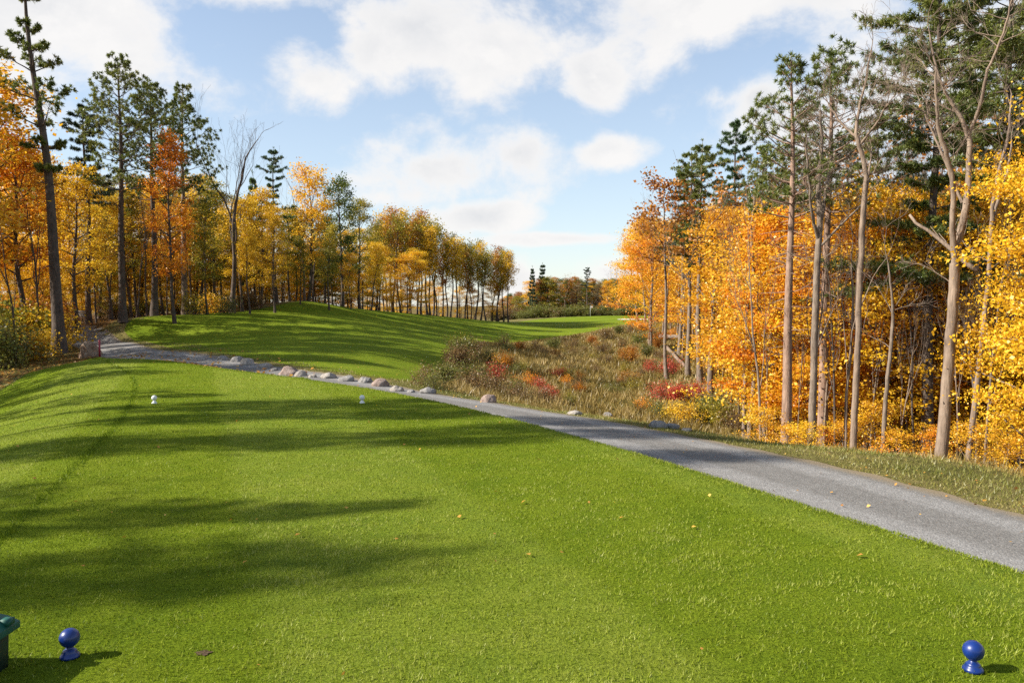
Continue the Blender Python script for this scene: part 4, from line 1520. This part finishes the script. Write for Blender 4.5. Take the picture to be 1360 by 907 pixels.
T('sapling', 1064, 26, 438, 'leaf_red', 'small red leaved maple low between the two tall red pines', wide=.6)
p = at_px(1148, 30)

# --- trees beyond the frame whose shadows fall over the tee
for i, (x, y, h, kind, lm, wd) in enumerate([(-20.0, 2.1, 14.6, 'slender_tree', 'leaf_olive', .40), (-22.5, 1.6, 15.2, 'tuft_pine', 'needle', .3), (-19.5, 4.0, 13.8, 'tuft_pine', 'needle', .42), (-21.5, 4.7, 13.6, 'crest_tree', 'leaf_olive', .45), (-21.0, 7.5, 17.8, 'high_oak', 'leaf_olive', .40), (-19.5, 10.1, 17.6, 'high_oak', 'leaf_gold', .34), (-22.0, 8.9, 13.2, 'bare_tree', None, .6), (-19.8, 11.7, 17.6, 'high_oak', 'leaf_olive', .42),
                                             (-23.5, 13.0, 13.2, 'red_pine', 'needle', .8), (-27.5, 5.5, 13, 'tall_maple', 'leaf_orange', .7), (-25, 15.5, 11, 'slender_tree', 'leaf_olive', .8), (-26, 18.5, 12, 'slender_tree', 'leaf_gold', .8),
                                             (-24.5, 20.5, 10.5, 'red_pine', 'needle', 1.0), (-26, 23.5, 11, 'tall_maple', 'leaf_gold', .7), (-28, 28, 12, 'slender_tree', 'leaf_olive', .8), (-31, 33, 13, 'tall_maple', 'leaf_orange', .8), (-31, 23.0, 17, 'high_oak', 'leaf_olive', .8), (-30, 26.5, 17.5, 'high_oak', 'leaf_olive', .8), (-33, 29.5, 18.5, 'high_oak', 'leaf_gold', .9), (-28.5, 33.5, 17, 'high_oak', 'leaf_olive', .8), (-32, 36.5, 18, 'high_oak', 'leaf_gold', .8)]):
    p = np.array([x, y, ground1(x, y)])
    plant(TREE_N[kind], kind, p, h, lm, 'tree outside the frame beyond the tee bank, seen only by its shadow', 'shadow casting trees beside the tee', wide=wd)

# ------------------------------------------------------------------ shrubs of the gully and of the wood's edge
SHR = []
for X, Y, h, m, kind in [(562, 512, 0.85, 'leaf_brown', 0), (574, 516, 0.77, 'leaf_shrub', 0), (586, 510, 1.1, 'leaf_shrub', 1), (598, 503, 1.02, 'leaf_brown', 0), (612, 512, 1.1, 'leaf_shrub', 1), (628, 520, 0.94, 'leaf_brown', 0),
                         (640, 508, 1.02, 'leaf_shrub', 0), (606, 490, 1.27, 'leaf_brown', 1), (622, 494, 1.02, 'leaf_shrub', 0), (655, 522, 0.94, 'leaf_brown', 0), (676, 530, 0.94, 'leaf_brown', 0), (692, 536, 0.77, 'leaf_brown', 0),
                         (612, 476, 1.36, 'leaf_shrub', 1), (630, 472, 1.1, 'leaf_brown', 0), (648, 480, 1.02, 'leaf_shrub', 0)]:
    SHR.append((X, Y, h, m, kind, f'{WORD[m]} bush in the dense brush at the fairway corner', 'brush at the fairway corner'))
SHR += [(611, 470, 1.3, 'leaf_olive', 0, 'yellow green bush sticking up above the brush at the fairway corner', None),
        (668, 486, 0.94, 'leaf_orange', 0, 'small orange bush up the gully by itself', None),
        (698, 512, 0.86, 'leaf_orange', 0, 'orange bush behind the pink boulder, paler one', None), (716, 518, 0.78, 'leaf_red', 0, 'red orange bush next to the paler orange bush', None),
        (655, 504, 0.86, 'leaf_red', 0, 'reddish bush beside the dense brush behind the pink boulder', None), (728, 528, 0.7, 'leaf_red', 0, 'low reddish bush farther along the path from the pink boulder', None),
        (752, 512, 0.7, 'leaf_orange', 0, 'orange tinted bush in open dry grass mid gully', 'orange bushes mid gully'), (770, 520, 0.62, 'leaf_orange', 0, 'orange tinted bush in open dry grass mid gully', 'orange bushes mid gully'),
        (738, 500, 0.7, 'leaf_red', 0, 'pinkish red bush in open dry grass mid gully', None),
        (862, 494, 1.01, 'leaf_red', 0, 'red bush higher on the gully side', None), (889, 497, 1.2, 'leaf_red', 0, 'small red bush by the foot of the slanting log', None),
        (880, 532, 1.2, 'leaf_red', 0, 'scarlet bush, first of the bright scarlet row', 'scarlet bushes'), (902, 534, 1.3, 'leaf_red', 1, 'broad scarlet bush in the middle of the scarlet row', 'scarlet bushes'), (926, 530, 1.1, 'leaf_red', 0, 'scarlet bush at the wood end of the scarlet row', 'scarlet bushes'),
        (855, 545, 0.78, 'leaf_orange', 0, 'orange yellow bush before the scarlet row', None), (872, 552, .9, 'leaf_shrub', 0, 'olive bush under the first scarlet bush', None), (895, 556, 1.0, 'leaf_gold', 0, 'golden bush below the scarlet row', None),
        (916, 562, 1.0, 'leaf_yellow', 0, 'yellow bush close to the small pale verge stone', None), (938, 562, 1.1, 'leaf_shrub', 1, 'olive green bush between yellow bush and twin trunks', None), (958, 566, 1.2, 'leaf_olive', 1, 'olive gold bush nearer the twin slender trunks', None),
        (975, 572, 1.1, 'leaf_brown', 0, 'dark brown bush at the feet of the twin slender trunks', None), (1022, 586, 0.86, 'leaf_orange', 1, 'bright orange bush at the foot of the straight red pine', None),
        (945, 545, 1.2, 'leaf_shrub', 1, 'olive bush behind the yellow and golden bushes', None)]
for X, Y in [(668, 463), (690, 465), (712, 466), (735, 464), (760, 461), (785, 456), (806, 450), (822, 444), (838, 442), (852, 440), (866, 446), (848, 456), (826, 462), (872, 462), (800, 468), (858, 474), (880, 478), (835, 480)]:
    m = ['leaf_brown', 'leaf_shrub', 'leaf_brown', 'leaf_rust'][len(SHR) % 4]
    SHR.append((X, Y, U(.8, 1.5), m, len(SHR) % 2, f'{WORD[m]} scrub bush along the upper rim of the gully', 'scrub on the gully rim'))
for i in range(46):
    X, Y = U(640, 900), U(458, 545)
    if Y > 470 + (X - 560) * .27 + 20 or (X > 850 and Y > 505):
        continue
    m = ['leaf_brown', 'leaf_shrub', 'leaf_rust', 'leaf_brown', 'leaf_olive'][i % 5]
    SHR.append((X, Y, U(.4, .85), m, 0, f'{WORD[m]} low scrub dotted through the dry gully grass', 'low scrub in the gully'))
for X, Y in [(880, 440), (896, 446), (912, 440), (905, 462), (918, 478), (945, 500), (960, 520), (950, 470), (975, 500), (985, 530)]:
    m = ['leaf_orange', 'leaf_rust', 'leaf_gold'][len(SHR) % 3]
    SHR.append((X, Y, U(.7, 1.3), m, 0, f'{WORD[m]} bush on the leafy bank around the logs', 'bushes on the leafy bank'))
for X, Y in [(4, 470), (14, 452), (30, 462), (44, 478), (56, 455), (28, 440), (66, 470), (8, 490), (60, 440), (42, 430), (-10, 480), (50, 468)]:
    m = ['leaf_olive', 'leaf_gold', 'leaf_shrub', 'leaf_gold', 'leaf_rust'][len(SHR) % 5]
    SHR.append((X, Y, U(1.6, 3.2), m, 1, f'{WORD[m]} shrub in the thicket around the stump and big pine', 'shrubs around the stump'))
for X, Y in [(150, 424), (188, 420), (200, 419), (214, 419), (236, 417), (258, 418), (280, 416), (300, 417), (330, 412), (178, 421)]:
    m = ['leaf_shrub', 'leaf_brown', 'leaf_olive', 'leaf_yellow'][len(SHR) % 4]
    SHR.append((X, Y, U(1.0, 2.0), m, len(SHR) % 2, f'{WORD[m]} low shrub at the edge of the backlit wood', 'shrubs edging the backlit wood'))
for i, (X, Y, h, m, kind, lab, g) in enumerate(SHR):
    p = hit(X, Y)
    plant('shrub', 'broad_shrub' if kind else 'shrub', p, h, m, lab, g, 'shrub', wide=U(.9, 1.15), stem='stems', crown='foliage')
for i in range(10):
    X = 1090 + i * 30 + U(-9, 9)
    d = np.interp(X, [1090, 1360], [18.5, 15.0]) + U(-.4, 1.5)
    p = at_px(X, d)
    m = ['leaf_shrub', 'leaf_gold', 'leaf_brown', 'leaf_orange'][i % 4]
    plant('shrub', 'shrub', p, U(.6, 1.1), m, f'{WORD[m]} bush in the dip between path verge and thicket', 'bushes behind the verge', 'shrub', stem='stems', crown='foliage')

# ------------------------------------------------------------------ sky
W = bpy.data.worlds.new('World')
SC.world = W
W.use_nodes = True
wt = NT.__new__(NT)
wt.t = W.node_tree
wt.t.nodes.clear()
wout = wt.t.nodes.new('ShaderNodeOutputWorld')
sky = wt.n('TexSky', sky_type='NISHITA')
sky.sun_disc = False
sky.sun_elevation = SUN_EL
to_sun = -SUN_DIR
sky.sun_rotation = math.atan2(to_sun[0], to_sun[1])
sky.air_density = 1.0
sky.dust_density = .4
sky.ozone_density = 1.6
dirv = wt.n('TexCoord').outputs['Generated']
sx = wt.n('SeparateXYZ')
wt.put(sx.inputs[0], dirv)
az = wt.math('ARCTAN2', sx.outputs[0], sx.outputs[1])
el = wt.math('ARCSINE', sx.outputs[2])


def blob(X, Y, rx, ry):
    a, e = math.atan((X - 680) / F), math.atan((HOR - Y) / F)
    u = wt.math('MULTIPLY', wt.math('SUBTRACT', az, a), F / rx)
    v = wt.math('MULTIPLY', wt.math('SUBTRACT', el, e), F / ry)
    q = wt.math('SQRT', wt.math('ADD', wt.math('MULTIPLY', u, u), wt.math('MULTIPLY', v, v)))
    return wt.math('SUBTRACT', 1.0, q)


BL = [(60, 70, 200, 95), (175, 110, 130, 75), (330, 10, 150, 38), (560, 40, 130, 75), (660, 85, 95, 85), (430, 118, 82, 52), (500, 80, 80, 55), (580, 222, 130, 48), (530, 200, 75, 48), (690, 205, 85, 55), (800, 206, 58, 27), (900, 35, 170, 70), (1090, 20, 220, 85),
      (1000, 150, 95, 55), (1200, 140, 190, 120), (640, 290, 70, 28), (740, 318, 130, 10), (825, 362, 70, 26), (690, 372, 40, 26), (785, 112, 50, 45), (150, 300, 130, 80),
      (-400, 100, 420, 220), (1900, 150, 500, 250), (900, -420, 500, 240), (200, -500, 420, 200), (2600, 300, 400, 200), (-1200, 250, 500, 150)]
mx = None
for b in BL:
    o = blob(*b)
    mx = o if mx is None else wt.math('SMOOTH_MAX', mx, o, .12)
mpn = wt.n('Mapping')
mpn.inputs['Scale'].default_value = (1, 1, 1.35)
wt.put(mpn.inputs['Vector'], dirv)
na = wt.noise(mpn.outputs[0], 6.5, 10, .61, .15)
mp2 = wt.n('Mapping')
mp2.inputs['Scale'].default_value = (1, 1, 1.35)
mp2.inputs['Location'].default_value = (.035, 0.0, -.06)
wt.put(mp2.inputs['Vector'], dirv)
nb = wt.noise(mp2.outputs[0], 6.5, 10, .61, .15)
dens = wt.math('ADD', wt.math('MULTIPLY', wt.math('MAXIMUM', mx, -1.2), .75), wt.math('MULTIPLY', wt.math('SUBTRACT', na, .5), 2.6))
cov = wt.mapr(dens, -.08, .50, 0, 1, True)
lit = wt.math('ADD', .42, wt.math('MULTIPLY', wt.math('SUBTRACT', na, nb), 4.0), clamp=True)
thick = wt.mapr(dens, .30, 1.1, 0, 1)
shade = wt.math('MULTIPLY', thick, wt.math('SUBTRACT', 1.0, lit))
CL = 5.15
ccol = wt.mix(wt.math('MULTIPLY', shade, 1.0, clamp=True), tuple(CL * c for c in (1.02, 1.0, .98)), tuple(CL * c for c in (.66, .69, .74)))
veil = wt.mapr(el, .0, .34, .50, .24)
skyc = wt.mix(veil, sky.outputs[0], tuple(CL * c for c in (.86, .93, 1.0)))
bg = wt.n('Background')
wt.put(bg.inputs['Color'], wt.mix(wt.math('MULTIPLY', cov, .95), skyc, ccol))
bg.inputs['Strength'].default_value = .085
wt.t.links.new(bg.outputs[0], wout.inputs[0])

sun = bpy.data.lights.new('sun', 'SUN')
sun.energy = 5.0
sun.angle = math.radians(.53)
sun.color = (1.0, .94, .84)
so = link('sun', sun)
v = Vector((SUN_DIR[0] * math.cos(SUN_EL), SUN_DIR[1] * math.cos(SUN_EL), -math.sin(SUN_EL)))
so.rotation_euler = v.to_track_quat('-Z', 'Y').to_euler()
so.location = (0, 0, 60)

cam = bpy.data.cameras.new('camera')
cam.sensor_width = 36
cam.lens = F / 1360 * 36
cam.clip_end = 8000
co_ = link('camera', cam, None, (0, 0, CAMZ))
co_.rotation_euler = (PI / 2 - PITCH, 0, 0)
SC.camera = co_

SC.view_settings.view_transform = 'Standard'
SC.view_settings.look = 'None'
SC.view_settings.gamma = 1
SC.view_settings.exposure = 1.13
SC.cycles.max_bounces = 6
SC.cycles.diffuse_bounces = 3
SC.cycles.glossy_bounces = 2
SC.cycles.transmission_bounces = 4
SC.cycles.use_denoising = False
